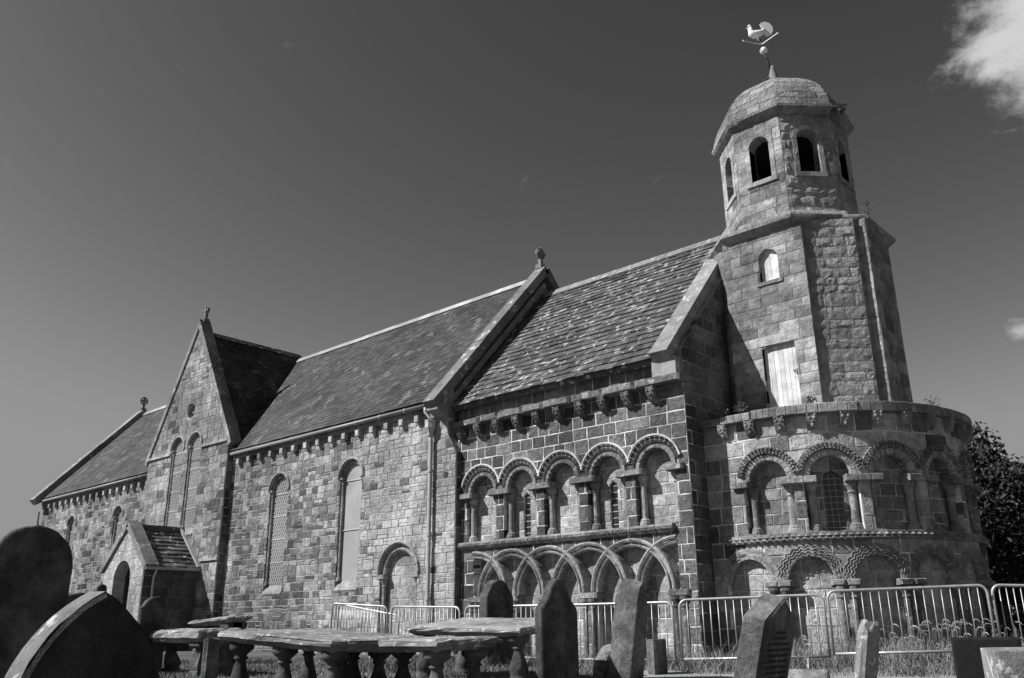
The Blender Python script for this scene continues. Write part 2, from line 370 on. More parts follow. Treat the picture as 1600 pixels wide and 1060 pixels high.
def lay_wall(part_name, F, ulo, uhi, z0, z1, ops=(), ch=(0.2, 0.28), bw=(0.25, 0.5), gap=0.016, n=0.0, jit=0.006, depth=0.2, mat='sandstone_nave',
             mortar='mortar_nave', tint=(0.3, 0.9), seed=1, split=0.0, parent=None, mn=0.006, chamf=0.006, kind='stone', steps=7, bulge=0.0, core=None, wob=0.014, chip=0.28):
    rng = random.Random(seed); ul = ulo if callable(ulo) else (lambda z: ulo); uh = uhi if callable(uhi) else (lambda z: uhi)
    sloped = callable(ulo) or callable(uhi)
    zs = [z0]
    while zs[-1] < z1-ch[0]*0.6: zs.append(zs[-1]+rng.uniform(*ch))
    k = (z1-z0)/(zs[-1]-z0) if len(zs) > 1 else 1; zs = [z0+(z-z0)*k for z in zs]
    if len(zs) == 1: zs = [z0, z1]
    core = core or MB(); stones = []
    for a, b in zip(zs[:-1], zs[1:]):
        lo, hi = min(ul(a), ul(b)), max(uh(a), uh(b))
        u = lo; cells = []; first = True
        while u < hi-1e-6:
            w = rng.uniform(*bw)*(rng.uniform(0.4, 1.0) if first else 1); first = False
            if hi-(u+w) < bw[0]*0.6: w = hi-u
            cells.append((u, min(hi, u+w))); u += w
        near = [o for o in ops if o.zb < b and o.zt > a]
        for (c0, c1) in cells:
            spl = [(a, b)]
            if split and rng.random() < split:
                m = a+(b-a)*rng.uniform(0.38, 0.62); spl = [(a, m), (m, b)]
                if rng.random() < 0.4 and c1-c0 > bw[0]*1.2: pass
            hit = sloped or any(o.c-5 < c1 and o.c+5 > c0 for o in near)
            ns = steps if hit else 2
            # mortar bed
            pc = [(a+(b-a)*i/(ns-1), max(c0, ul(a+(b-a)*i/(ns-1))), min(c1, uh(a+(b-a)*i/(ns-1)))) for i in range(ns)]
            for q in cut(pc, near): core.add(prism(F, outline(q), n-depth, n-mn, 0.0005, rng.random()))
            for (sa, sb) in spl:
                g = gap/2*rng.uniform(0.8, 1.2); za, zb = sa+g, sb-g
                pc = [(za+(zb-za)*i/(ns-1), max(c0+g, ul(za+(zb-za)*i/(ns-1))+g*0.3), min(c1-g, uh(za+(zb-za)*i/(ns-1))-g*0.3)) for i in range(ns)]
                for q in cut(pc, near):
                    ol = outline(q); cu = sum(p[0] for p in ol)/len(ol); cv = sum(p[1] for p in ol)/len(ol)
                    if max(p[0] for p in ol)-min(p[0] for p in ol) < 0.03: continue
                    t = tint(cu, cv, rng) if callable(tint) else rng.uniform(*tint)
                    nn = n+0.001+rng.uniform(0, jit)
                    rect = len(ol) == 4 and abs(ol[0][0]-ol[1][0]) < 1e-6
                    if not bulge: ol = worn(ol, wob, gap*chip, rng)
                    if bulge and rect and len(ol) == 4 and abs(ol[0][0]-ol[1][0]) < 1e-6: mb = rough_prism(F, ol, n-depth*0.9, nn, max(0, min(1, t)), bulge, rng)
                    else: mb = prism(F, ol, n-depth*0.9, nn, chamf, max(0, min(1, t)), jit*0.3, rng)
                    stones.append((kind, mat, mb, area_px(F, ol, nn)))
    o = obj(part_name, core, mortar, parent or CH)
    for kd, mt_, mb, ar in stones: PIECES.append((kd, o, mt_, mb, ar))
    return o
def ring(F, cu, zs, prof, nb, count, parent, mat='carved_stone', tint=(0.3, 0.6), a0=0.0, a1=pi, gap=0.012, seed=3, kind='voussoir', sub=3, nadd=0.0, jit=0.0, bed=None):
    """voussoirs of an arch: prof is a list of (radius, n) across the face, swept from angle a0 to a1 (0 = right springing)"""
    rng = random.Random(seed)
    if bed:
        pr = [(r, n+nadd-0.007) for r, n in prof]; K = max(4, int((a1-a0)/0.12)); L = len(pr); bm = MB(); pts = []
        for k in range(K+1):
            a = a0+(a1-a0)*k/K; pts += [F(cu+r*cos(a), zs+r*sin(a), n) for r, n in pr]
        bm.poly(pts, [(k*L+j, k*L+j+1, (k+1)*L+j+1, (k+1)*L+j) for k in range(K) for j in range(L-1)], 0.5); obj('arch_bed', bm, bed, CH)
    for i in range(count):
        b0 = a0+(a1-a0)*i/count; b1 = a0+(a1-a0)*(i+1)/count; rm = (prof[0][0]+prof[-1][0])/2; g = gap/2/rm
        b0 += g; b1 -= g; m = MB(); pts = []; rows = []; dn = rng.uniform(-jit, jit)
        pr = [(prof[0][0], nb)]+[(r, n+nadd+dn) for r, n in prof]+[(prof[-1][0], nb)]
        for k in range(sub+1):
            a = b0+(b1-b0)*k/sub
            rows.append([F(cu+r*cos(a), zs+r*sin(a), n) for r, n in pr])
        L = len(pr)
        for row in rows: pts += row
        fs = []
        for k in range(sub):
            for j in range(L-1): fs.append((k*L+j, (k)*L+j+1, (k+1)*L+j+1, (k+1)*L+j))
        fs.append(tuple(range(L))[::-1]); fs.append(tuple(sub*L+j for j in range(L)))
        m.poly(pts, fs, rng.uniform(*tint))
        ol = [(cu+prof[0][0]*cos(b0), zs+prof[0][0]*sin(b0)), (cu+prof[-1][0]*cos(b0), zs+prof[-1][0]*sin(b0)), (cu+prof[-1][0]*cos(b1), zs+prof[-1][0]*sin(b1)), (cu+prof[0][0]*cos(b1), zs+prof[0][0]*sin(b1))]
        PIECES.append((kind, parent, mat, m, area_px(F, ol, prof[0][1])))
def fbox(F, u0, u1, z0, z1, n0, n1, tint=0.5, ch=0.012, m=None):
    p = prism(F, [(u0, z0), (u1, z0), (u1, z1), (u0, z1)], n0, n1, ch, tint)
    if m is not None: m.add(p)
    return p
def column(F, u, n, z0, z1, r, parent, name='column', cap=0.16, base=0.13, tint=0.45, mat='carved_stone', capw=1.75):
    """a shaft with cushion capital and spreading base, one part"""
    c = F(u, 0, n); m = MB()
    m.lathe((c.x, c.y, 0), [(r*1.75, z0), (r*1.75, z0+base*0.4), (r*1.5, z0+base*0.55), (r*1.55, z0+base*0.75), (r*1.08, z0+base), (r, z0+base+0.02), (r, z1-cap-0.03), (r*1.25, z1-cap-0.02), (r*1.25, z1-cap+0.005), (r*1.05, z1-cap+0.02),
        (r*1.3, z1-cap*0.6), (r*capw, z1-cap*0.3), (r*capw, z1)], 12, tint)
    return obj(name, m, mat, parent, smooth=False)
def corbel(F, u, zt, w, h, p, parent, rng, mat='carved_stone', tint=(0.25, 0.6), kindn=0, name='corbel'):
    """carved block under a cornice: a sloping profile with a rough face on it"""
    m = MB(); t = rng.uniform(*tint)
    prof = [(0, 0), (p, 0), (p, -h*0.34), (p*0.86, -h*0.55), (p*0.5, -h*0.86), (0.0, -h)]
    L = len(prof); pts = [F(u-w/2, zt+z, n) for n, z in prof]+[F(u+w/2, zt+z, n) for n, z in prof]
    fs = [(i, (i+1) % L, L+(i+1) % L, L+i) for i in range(L)]+[tuple(range(L))[::-1], tuple(range(L, 2*L))]
    m.poly(pts, fs, t)
    if kindn:
        for (du, dz, rr) in ((-w*0.25, -h*0.3, w*0.17), (w*0.25, -h*0.3, w*0.17), (0, -h*0.5, w*0.2), (0, -h*0.72, w*0.22), (-w*0.36, -h*0.1, w*0.16), (w*0.36, -h*0.1, w*0.16)):
            c = F(u+du+rng.uniform(-.01, .01), zt+dz, p*(0.98 if dz > -h*0.4 else 0.84 if dz > -h*0.6 else 0.6)); m.ball(c, rr*rng.uniform(0.8, 1.15), 6, 4, t)
    return obj(name, m, mat, parent)
def slab_along(m, A, B, U, w0, w1, th, tint=0.5, below=0.0):
    """a stone laid along the slope from A to B; U = horizontal width direction"""
    A = Vector(A); B = Vector(B); U = Vector(U); d = (B-A).normalized(); n = U.cross(d)
    if n.z < 0: n = -n
    b = [A+U*w0-n*below, A+U*w1-n*below, B+U*w1-n*below, B+U*w0-n*below]; t = [A+U*w0+n*th, A+U*w1+n*th, B+U*w1+n*th, B+U*w0+n*th]
    if U.cross(d).dot(n) < 0: b = b[::-1]; t = t[::-1]
    m.hexa([tuple(x) for x in b+t], tint)
def lay_slates(part_name, F, u0, u1, v1, expo, wid, th, mat, tint, seed, parent, deck, kind='slate', lap=1.5, wob=0.0, ulim=None, name_mat='slate_small'):
    """courses of slates up a slope (F: u along the eaves, v up the slope)"""
    rng = random.Random(seed); o = obj(part_name, deck, name_mat, parent); v = 0; k = 0
    while v < v1-expo*0.4:
        e = expo*(1-0.25*v/v1); ua = u0(v) if callable(u0) else u0; ub = u1(v) if callable(u1) else u1
        u = ua-rng.uniform(0, wid[1])
        while u < ub:
            w = rng.uniform(*wid); a = max(u, ua); b = min(u+w-0.006, ub); u += w
            if b-a < 0.04: continue
            dv = rng.uniform(-wob, wob); top = min(v+e*lap, v1); t = rng.uniform(*tint)
            if rng.random() < 0.06: t = min(1, t+rng.uniform(0.2, 0.5))
            tl = th*rng.uniform(0.7, 1.3); s = rng.uniform(-wob, wob)*0.5; base = 0.012; q = base+tl*(1.15 if k else 1.4)
            m = MB()
            P = [F(a, v+dv, q-tl), F(b, v+dv+s, q-tl), F(b, top, base-0.01), F(a, top, base-0.01), F(a, v+dv, q), F(b, v+dv+s, q), F(b, top, base), F(a, top, base)]
            m.poly(P, [(4, 5, 6, 7), (0, 1, 5, 4), (1, 2, 6, 5), (3, 0, 4, 7)], t)
            PIECES.append((kind, o, mat, m, area_px(F, [(a, v), (b, v), (b, v+e), (a, v+e)], q)))
        v += e; k += 1
    return o

# ------------------------------------------------------------------ the church
YC, YN, YT, YR = 13.8, 13.63, 13.4, 17.2      # chancel wall, nave wall, transept wall, the axis
XC, XN = -8.13, -14.05                        # chancel east end, nave buttress
CH = thing('church', (-16, 17, -0.6), 'weathered stone church with arcaded round apse, octagonal domed tower and slate roofs', 'church')
X = (1, 0, 0); R_ = random.Random(11)

# --- chancel south wall
FC = Plane((0, YC, 0), X)
ZSP, CEN = 2.83, [-13.40, -12.265, -11.13, -9.995, -8.86]
ops = [Arch(c, 0.46, 1.77, ZSP) for c in CEN]
ZL, FT = 0.60, [-13.57+1.015*k for k in range(6)]
ops += [Arch(c, 0.86, ZL, ZL, FT[0]-0.06, FT[5]+0.02) for c in FT]
ops += [Rect((FT[k]+FT[k+1])/2, 0.36, -0.9, ZL) for k in range(5)]
def t_ch(u, z, r):
    t = r.uniform(0.05, 0.38)
    if r.random() < 0.25: t += 0.22
    if z < 0.5: t += 0.25
    if z > 4.5: t += 0.12
    if u > -8.7: t += r.uniform(0, 0.25)
    return t
chancel_wall = lay_wall('chancel_wall', FC, XN-0.1, XC, -0.9, 4.33, ops, (0.24, 0.31), (0.24, 0.5), 0.022, depth=0.235, mat='ashlar_dark', mortar='mortar_white', tint=t_ch, seed=5, steps=9, mn=0.005)
lay_wall('chancel_wall_head', FC, XN-0.1, XC, 4.50, 4.84, (), (0.3, 0.34), (0.3, 0.5), 0.02, n=-0.02, depth=0.17, mat='ashlar_dark', mortar='mortar_white', tint=(0.25, 0.6), seed=6)
FB = Plane((0, YC+0.24, 0), X)
slits = [Arch(CEN[1]+0.0, 0.095, 1.80, 2.60), Arch(CEN[3]+0.0, 0.095, 1.80, 2.60)]
lay_wall('arcade_back_wall', FB, XN-0.1, XC+0.0-0.1, 1.7, 3.4, slits, (0.2, 0.26), (0.22, 0.42), 0.018, depth=0.42, mat='ashlar_pale', mortar='mortar_white', tint=(0.45, 1.0), seed=7)
lay_wall('lower_arcade_back_wall', FB, XN-0.1, XC-0.1, -0.9, 1.62, (), (0.22, 0.28), (0.24, 0.45), 0.018, depth=0.15, mat='ashlar_pale', mortar='mortar_white', tint=(0.4, 0.95), seed=8)
for s in slits:
    m = MB(); fbox(FB, s.c-0.1, s.c+0.1, 1.78, 2.75, -0.10, -0.05, 0.3, 0.001, m); w = obj('slit_window', m, 'glass_dark', CH)
    m = MB()
    for k in range(7): fbox(FB, s.c-0.085, s.c+0.085, 1.86+k*0.125, 1.872+k*0.125, -0.05, -0.042, 0.5, 0.001, m)
    obj('glazing_bars', m, 'lattice_lead', w)
# upper arcade
hoods = MB()
for i, c in enumerate(CEN):
    ring(FC, c, ZSP, [(0.345, -0.05), (0.36, -0.012), (0.45, -0.006), (0.462, -0.03)], -0.24, 11, chancel_wall, tint=(0.2, 0.55), seed=20+i, gap=0.016, bed='mortar_white')
    ring(FC, c, ZSP, [(0.468, -0.03), (0.475, 0.03), (0.50, 0.045), (0.525, 0.02), (0.55, 0.05), (0.572, 0.045), (0.578, 0.0)], -0.05, 13, chancel_wall, mat='ashlar_dark', tint=(0.03, 0.28), a0=radians(12), a1=radians(168), seed=40+i, gap=0.018, bed='mortar_white')
    h = MB(); pr = [(0.582, -0.02), (0.582, 0.055), (0.612, 0.06), (0.618, -0.02)]
    A = [radians(14+152*k/24) for k in range(25)]; L = 4
    pts = []
    for a in A: pts += [FC(c+r*cos(a), ZSP+r*sin(a), n) for r, n in pr]
    h.poly(pts, [(k*L+j, k*L+j+1, (k+1)*L+j+1, (k+1)*L+j) for k in range(24) for j in range(3)], 0.4)
    obj('hood_mould', h, 'mortar_white', CH)
    h = MB(); pr = [(0.464, -0.02), (0.464, 0.004), (0.472, 0.034)]; L = 3; pts = []
    for a in [pi*k/24 for k in range(25)]: pts += [FC(c+r*cos(a), ZSP+r*sin(a), n) for r, n in pr]
    h.poly(pts, [(k*L+j, k*L+j+1, (k+1)*L+j+1, (k+1)*L+j) for k in range(24) for j in range(2)], 0.4)
    obj('arch_fillet', h, 'mortar_white', CH)
piers = [c-0.5675 for c in CEN]+[CEN[-1]+0.5675]
for i, p in enumerate(piers):
    w0, w1 = p-0.315, p+0.315
    if i == 0: w0 = XN-0.05
    if i == 5: w1 = p+0.08; 
    m = prism(FC, [(w0, 2.705), (w1, 2.705), (w1, ZSP-0.005), (w0, ZSP-0.005)], -0.24, 0.085, 0.03, R_.uniform(0.35, 0.6), 0.01, R_)
    obj('impost', m, 'carved_stone', CH)
    for s in (-1, 1):
        if (i == 0 and s < 0) or (i == 5 and s > 0): continue
        column(FC, p+s*0.185, -0.155, 1.77, 2.7, 0.068, CH, tint=R_.uniform(0.55, 0.9) if s > 0 else R_.uniform(0.45, 0.75))
# string course over the interlaced arcade
u = XN-0.05
while u < -8.52:
    w = R_.uniform(0.5, 1.1); e = min(u+w, -8.5); m = MB(); t = R_.uniform(0.35, 0.7)
    pr = [(0.0, 1.755), (0.085, 1.75), (0.11, 1.715), (0.10, 1.665), (0.05, 1.60), (0.0, 1.595)]; L = len(pr); g = 0.006
    m.poly([FC(u+g, z, n) for n, z in pr]+[FC(e-g, z, n) for n, z in pr], [(i+1, i, L+i, L+i+1) for i in range(L-1)]+[tuple(range(L)), tuple(range(L, 2*L))[::-1]], t)
    k = int((e-u)/0.055)
    for j in range(k):
        uu = u+0.03+j*0.055
        for zz in (1.70, 1.665):
            if R_.random() < 0.75: fbox(FC, uu, uu+0.034, zz-0.012, zz+0.014, 0.09, 0.118+R_.uniform(-.006, .004), t*0.9, 0.006, m)
    obj('string_course', m, 'carved_stone', CH); u = e
# interlaced lower arcade
PRL = [(0.79, -0.07), (0.80, -0.012), (0.83, 0.005), (0.845, -0.035), (0.872, -0.04), (0.885, 0.015), (0.92, 0.035), (0.945, 0.02), (0.955, -0.02)]
for k, c in enumerate(FT):
    if k < 5: ring(FC, c, ZL, PRL, -0.24, 5, chancel_wall, bed='mortar_white', tint=(0.5, 0.9), a0=0.0, a1=pi/2 if k else radians(94), seed=60+k, sub=4, nadd=0.018)
    if k > 0: ring(FC, c, ZL, PRL, -0.24, 5, chancel_wall, bed='mortar_white', tint=(0.5, 0.9), a0=pi/2, a1=pi, seed=70+k, sub=4, nadd=-0.004)
for k, c in enumerate(FT):
    m = prism(FC, [(c-0.22, ZL-0.115), (c+0.22, ZL-0.115), (c+0.22, ZL-0.005), (c-0.22, ZL-0.005)], -0.24, 0.06, 0.03, R_.uniform(0.4, 0.6), 0.01, R_)
    obj('impost', m, 'carved_stone', CH)
    for s in (-1, 1): column(FC, c+s*0.09, -0.02, -0.75, ZL-0.12, 0.062, CH, tint=R_.uniform(0.15, 0.35))
# corbel table and cornice
u = XN-0.08
while u < XC+0.02:
    e = min(u+R_.uniform(0.5, 0.95), XC+0.06)
    if XC+0.06-e < 0.25: e = XC+0.06
    m = prism(FC, [(u+0.004, 4.335+R_.uniform(0, .01)), (e-0.004, 4.335+R_.uniform(0, .01)), (e-0.004, 4.49+R_.uniform(-.015, .015)), (u+0.004, 4.49+R_.uniform(-.015, .015))], -0.1, 0.235+R_.uniform(-.02, .015), 0.05, R_.uniform(0.2, 0.6), 0.015, R_)
    obj('cornice', m, 'carved_stone', CH); u = e
for k in range(10): corbel(FC, -13.95+0.578*k, 4.34, 0.17, 0.31, 0.21, CH, R_, kindn=1, tint=(0.12, 0.4))

# --- chancel east wall and gable
FE = Plane((XC, 0, 0), (0, 1, 0))
SL_C = (8.66-4.83)/(YR-13.62)
glo = lambda z: YC+0.03 if z < 5.0 else YC+0.03+(z-5.0)/SL_C
ghi = lambda z: 2*YR-glo(z)
lay_wall('chancel_east_wall', FE, glo, ghi, -0.9, 8.3, (), (0.24, 0.31), (0.3, 0.6), 0.016, depth=0.2, mat='ashlar_dark', mortar='mortar_tower', tint=(0.15, 0.55), seed=9, steps=4)
m = MB(); n_ = 4
for k in range(n_):
    a, b = k/n_, (k+1)/n_; A = Vector((0, 13.52, 4.86)).lerp(Vector((0, YR, 8.80)), a); B = Vector((0, 13.52, 4.86)).lerp(Vector((0, YR, 8.80)), b)
    d = (B-A).normalized(); m = MB(); slab_along(m, A+d*0.004, B-d*0.004, X, XC-0.50, XC-0.10, 0.09+R_.uniform(-.005, .005), R_.uniform(0.55, 0.8), 0.14)
    obj('gable_coping', m, 'coping_stone', CH)
m = MB(); slab_along(m, (0, 2*YR-13.52, 4.86), (0, YR, 8.80), X, XC-0.50, XC-0.10, 0.09, 0.6, 0.14); obj('gable_coping', m, 'coping_stone', CH)
m = MB(); m.box(XC-0.55, XC-0.02, 13.62, 14.0, 4.49, 4.83, 0.75); obj('kneeler_stone', m, 'coping_stone', CH)
# chancel roof
LEN = hypot(YR-13.60, 8.66-4.83); FR = Plane((0, 13.60, 4.83), X, (0, YR-13.60, 8.66-4.83))
m = MB(); m.hexa([tuple(FR(a, b, c)) for (a, b, c) in ((-14.4, 0.02, -0.12), (XC-0.35, 0.02, -0.12), (XC-0.35, LEN, -0.12), (-14.4, LEN, -0.12), (-14.4, 0.02, 0), (XC-0.35, 0.02, 0), (XC-0.35, LEN, 0), (-14.4, LEN, 0))], 0.3)
m.hexa([(-14.4, YR, 8.5), (XC-0.35, YR, 8.5), (XC-0.35, 2*YR-13.6, 4.7), (-14.4, 2*YR-13.6, 4.7), (-14.4, YR, 8.66), (XC-0.35, YR, 8.66), (XC-0.35, 2*YR-13.6, 4.83), (-14.4, 2*YR-13.6, 4.83)], 0.3)
chancel_roof = lay_slates('chancel_roof', FR, -14.32, XC-0.48, LEN, 0.235, (0.18, 0.38), 0.03, 'slate_big', (0.15, 0.55), 31, CH, m, wob=0.016, name_mat='slate_big')
u = -14.3
while u < XC-0.5:
    m = MB(); e = min(u+0.5, XC-0.4); t = R_.uniform(0.4, 0.8)
    m.poly([(u, YR-0.18, 8.55), (u, YR, 8.75), (u, YR+0.18, 8.55), (e-0.01, YR-0.18, 8.55), (e-0.01, YR, 8.75), (e-0.01, YR+0.18, 8.55)], [(0, 3, 4, 1), (1, 4, 5, 2), (0, 1, 2), (3, 5, 4), (0, 2, 5, 3)], t); u = e
    obj('ridge_tile', m, 'coping_stone', CH)

# --- apse
RA, XA = 2.80, -7.2
FA = Drum(XA, YR, RA, True); dg = lambda d: RA*radians(d)
CU_ = [dg(5.5+22*k) for k in range(5)]; CL_ = [dg(-4.8+22*k) for k in range(6)]; ZU, ZB = 2.43, 0.70
ops = [Arch(c, 0.45, 1.50, ZU) for c in CU_]+[Arch(c, 0.43, -0.9, ZB) for c in CL_]
def t_ap(u, z, r): return (r.uniform(0.4, 0.95)+(0.1 if z > 2.9 else 0)) if r.random() > 0.24 else r.uniform(0.0, 0.3)
apse_wall = lay_wall('apse_wall', FA, XC-XA, dg(130), -0.9, 3.5, ops, (0.25, 0.33), (0.28, 0.58), 0.022, depth=0.265, mat='ashlar_pale', mortar='mortar_white', tint=t_ap, seed=51, steps=9, mn=0.005)
FAB = Drum(XA, YR, RA-0.23, True); sc = (RA-0.23)/RA
wa = [Arch(CU_[1]*sc+0.03, 0.17, 1.52, 2.36)]
lay_wall('apse_arcade_back', FAB, XC-XA, dg(130)*sc, 1.4, 3.0, wa, (0.2, 0.26), (0.2, 0.36), 0.016, depth=0.18, mat='ashlar_pale', mortar='mortar_white', tint=(0.25, 0.7), seed=52)
FAL = Drum(XA, YR, RA-0.15, True)
lay_wall('apse_lower_back', FAL, XC-XA, dg(130)*(RA-0.15)/RA, -0.9, 1.4, (), (0.22, 0.3), (0.22, 0.4), 0.016, depth=0.18, mat='ashlar_pale', mortar='mortar_white', tint=(0.55, 1.0), seed=53)
m = MB(); c = wa[0].c; fbox(FAB, c-0.2, c+0.2, 1.5, 2.55, -0.17, -0.08, 0.2, 0.001, m); w = obj('apse_window', m, 'glass_dark', CH)
m = MB()
for k in range(9): fbox(FAB, c-0.17, c+0.17, 1.56+k*0.105, 1.566+k*0.105, -0.06, -0.053, 0.3, 0.001, m)
for k in range(4): fbox(FAB, c-0.15+k*0.1, c-0.144+k*0.1, 1.52, 2.5, -0.067, -0.06, 0.3, 0.001, m)
obj('window_grille', m, 'lattice_lead', w)
for i, c in enumerate(CU_):
    ring(FA, c, ZU, [(0.335, -0.06), (0.35, -0.012), (0.44, 0.0), (0.452, -0.03)], -0.27, 13, apse_wall, tint=(0.45, 0.85), seed=80+i, gap=0.016, jit=0.004, bed='mortar_white')
    for j, (r0, r1) in enumerate(((0.458, 0.495), (0.497, 0.533), (0.535, 0.572))):        # billets in three rows, staggered
        cnt = 22; off = (j % 2)*0.5
        for q in range(cnt):
            a0 = radians(9)+radians(162)*(q+off*0.5)/cnt; a1 = a0+radians(162)/cnt*0.5
            if a1 > radians(171): continue
            ring(FA, c, ZU, [(r0, 0.0), (r0+0.004, 0.05), (r1-0.004, 0.055), (r1, 0.0)], -0.02, 1, apse_wall, tint=(0.3, 0.65), a0=a0, a1=a1, gap=0.0, seed=q+i*50+j*7, sub=1, kind='billet')
    ring(FA, c, ZU, [(0.455, 0.0), (0.46, 0.018), (0.57, 0.022), (0.576, 0.0)], -0.05, 11, apse_wall, tint=(0.25, 0.5), a0=radians(9), a1=radians(171), seed=90+i, gap=0.016, bed='mortar_white')
for i in range(6):
    p = CU_[0]-dg(11)+dg(22)*i; w = 0.31 if i else 0.16; p2 = p+(0.03 if i == 0 else 0)
    m = MB()
    for k in range(3): m.add(prism(FA, [(p2-w+k*2*w/3, 2.31), (p2-w+(k+1)*2*w/3, 2.31), (p2-w+(k+1)*2*w/3, ZU-0.006), (p2-w+k*2*w/3, ZU-0.006)], -0.27, 0.09, 0.012, 0.72 if i == 1 else 0.5))
    obj('impost', m, 'carved_stone', CH)
    for s in (-1, 1):
        if i == 0 and s < 0: continue
        column(FA, p+s*0.185, -0.15, 1.49, 2.31, 0.066, CH, tint=0.75 if i == 1 else R_.uniform(0.35, 0.6))
# zigzag string round the apse
m = MB()
def strip(F, u0, u1, z0, z1, n0, n1, name, mat, tint, ch=0.02, seg=0.35):
    k = max(1, int(round((u1-u0)/seg)))
    for i in range(k):
        a = u0+(u1-u0)*i/k; b = u0+(u1-u0)*(i+1)/k; mm = MB()
        q = [a+0.003, b-0.003]; h = (q[1]-q[0])/2
        for j in range(2): mm.add(prism(F, [(q[0]+j*h, z0), (q[0]+(j+1)*h, z0), (q[0]+(j+1)*h, z1), (q[0]+j*h, z1)], n0, n1, ch, R_.uniform(*tint)))
        yield obj(name, mm, mat, CH)
for o in strip(FA, -0.66, dg(125), 1.335, 1.475, -0.05, 0.05, 'string_course', 'carved_stone', (0.35, 0.6), 0.01, 0.6): pass
zz = MB(); u = -0.64
while u < dg(122):
    for (za, zb_) in ((1.44, 1.39), (1.39, 1.34)):
        zm = (za+zb_)/2; a, b = u, u+0.115
        P = [FA(a, zm, 0.045), FA((a+b)/2, zb_-0.012, 0.045), FA(b, zm, 0.045), FA((a+b)/2, za+0.012, 0.045), FA((a+b)/2, zm, 0.105)]
        if za > 1.4: P = [FA(a+0.0575, zm, 0.045), FA((a+b)/2+0.0575, zb_-0.012, 0.045), FA(b+0.0575, zm, 0.045), FA((a+b)/2+0.0575, za+0.012, 0.045), FA((a+b)/2+0.0575, zm, 0.105)]
        zz.poly(P, [(0, 1, 4), (1, 2, 4), (2, 3, 4), (3, 0, 4)], R_.uniform(0.5, 0.8))
    u += 0.115
obj('zigzag_band', zz, 'carved_stone', CH, kind='stuff')
# lower apse arches with chevron orders
for i, c in enumerate(CL_):
    ring(FA, c, ZB, [(0.37, -0.08), (0.38, -0.01), (0.565, 0.012), (0.575, -0.02)], -0.27, 10, apse_wall, tint=(0.5, 0.85), seed=110+i, gap=0.014, bed='mortar_white')
    for j, rr in enumerate((0.40, 0.45, 0.50, 0.55)):
        z_ = MB(); pts = []; K = 26
        for k in range(K+1):
            a = pi*k/K; r = rr+(0.022 if k % 2 else -0.014); pts.append(FA(c+r*cos(a), ZB+r*sin(a), 0.014+R_.uniform(-.004, .002)))
        if i == 0: continue
        z_.tube(pts, 0.0095, 5, R_.uniform(0.5, 0.85)); obj('chevron_moulding', z_, 'carved_stone', CH)
    p = c+dg(11)
    m = MB()
    for k in range(2): m.add(prism(FA, [(p-0.24+k*0.24, ZB-0.11), (p+k*0.24, ZB-0.11), (p+k*0.24, ZB-0.006), (p-0.24+k*0.24, ZB-0.006)], -0.27, 0.09, 0.03, 0.55, 0.012, R_))
    obj('impost', m, 'carved_stone', CH)
    for s in (-1, 1): column(FA, p+s*0.10, -0.03, -0.75, ZB-0.12, 0.066, CH, tint=R_.uniform(0.2, 0.4))
# rim
u = XC-XA-0.02
while u < dg(175):
    e = u+R_.uniform(0.45, 0.9); m = MB(); t = R_.uniform(0.35, 0.75); zt = 3.66+R_.uniform(-.018, .02); nn = 0.15+R_.uniform(-.03, .02); k = 4
    for j in range(k):
        a = u+0.004+(e-u-0.008)*j/k; b = u+0.004+(e-u-0.008)*(j+1)/k
        m.add(prism(FA, [(a, 3.505), (b, 3.505), (b, zt), (a, zt)], -0.5, nn, 0.012, t))
    obj('apse_cornice', m, 'carved_stone', CH); u = e
for k in range(-1, 12): corbel(FA, dg(1.5+11*k), 3.51, 0.17, 0.28, 0.13, CH, R_, kindn=1, tint=(0.35, 0.75))
m = MB(); A = [XC-XA-0.03]+[dg(d) for d in range(0, 181, 6)]; pts = [tuple(FA(u, 3.56, 0.0)) for u in A]+[(XC-0.03, 2*YR-(YR-RA), 3.56)]
k = len(pts); pts.append((XA, YR, 3.78)); m.poly(pts, [(i, (i+1) % k, k) for i in range(k)], 0.4); obj('apse_roof', m, 'rough_stone', CH)
m = MB()                                                  # plain back of the apse, out of view
A = [dg(d) for d in range(124, 184, 6)]; pts = []
for u in A: pts += [tuple(FA(u, -0.9, -0.03)), tuple(FA(u, 3.5, -0.03))]
m.poly(pts, [(2*i, 2*i+2, 2*i+3, 2*i+1) for i in range(len(A)-1)], 0.5); obj('apse_north_wall', m, 'ashlar_dark', CH)

# --- tower
TX, TY = -7.08, YR
FS = Plane((TX, TY-1.73, 0), X)
door_o = Rect(0.15, 0.34, 3.6, 5.21); win_o = Arch(0.14, 0.205, 6.55, 7.03)
def t_tw(u, z, r): return r.uniform(0.45, 0.95)-(0.35 if r.random() < 0.18 else 0)
lay_wall('tower_wall', FS, -0.84, 0.90, 3.6, 7.66, [door_o, win_o], (0.17, 0.28), (0.22, 0.52), 0.012, depth=0.3, mat='tower_stone', mortar='mortar_tower', tint=t_tw, seed=61, jit=0.008, bulge=0.006)
FD = Drum(TX, TY, 1.81)
lay_wall('tower_drum', FD, 1.81*radians(-72), 1.81*radians(-20), 3.6, 7.66, (), (0.18, 0.3), (0.25, 0.5), 0.012, depth=0.3, mat='tower_stone', mortar='mortar_tower', tint=(0.4, 0.9), seed=63, jit=0.008, bulge=0.006)
FDg = Plane((TX+0.90, TY-1.66, 0), (0.86, 0.66, 0))
lay_wall('tower_diagonal_face', FDg, 0.0, 1.0, 3.6, 7.66, (), (0.15, 0.28), (0.2, 0.48), 0.014, depth=0.3, mat='rough_stone', mortar='mortar_tower', tint=(0.3, 0.95), seed=62, jit=0.008, bulge=0.009)
FEs = Plane((TX+1.86, TY, 0), (0, 1, 0))
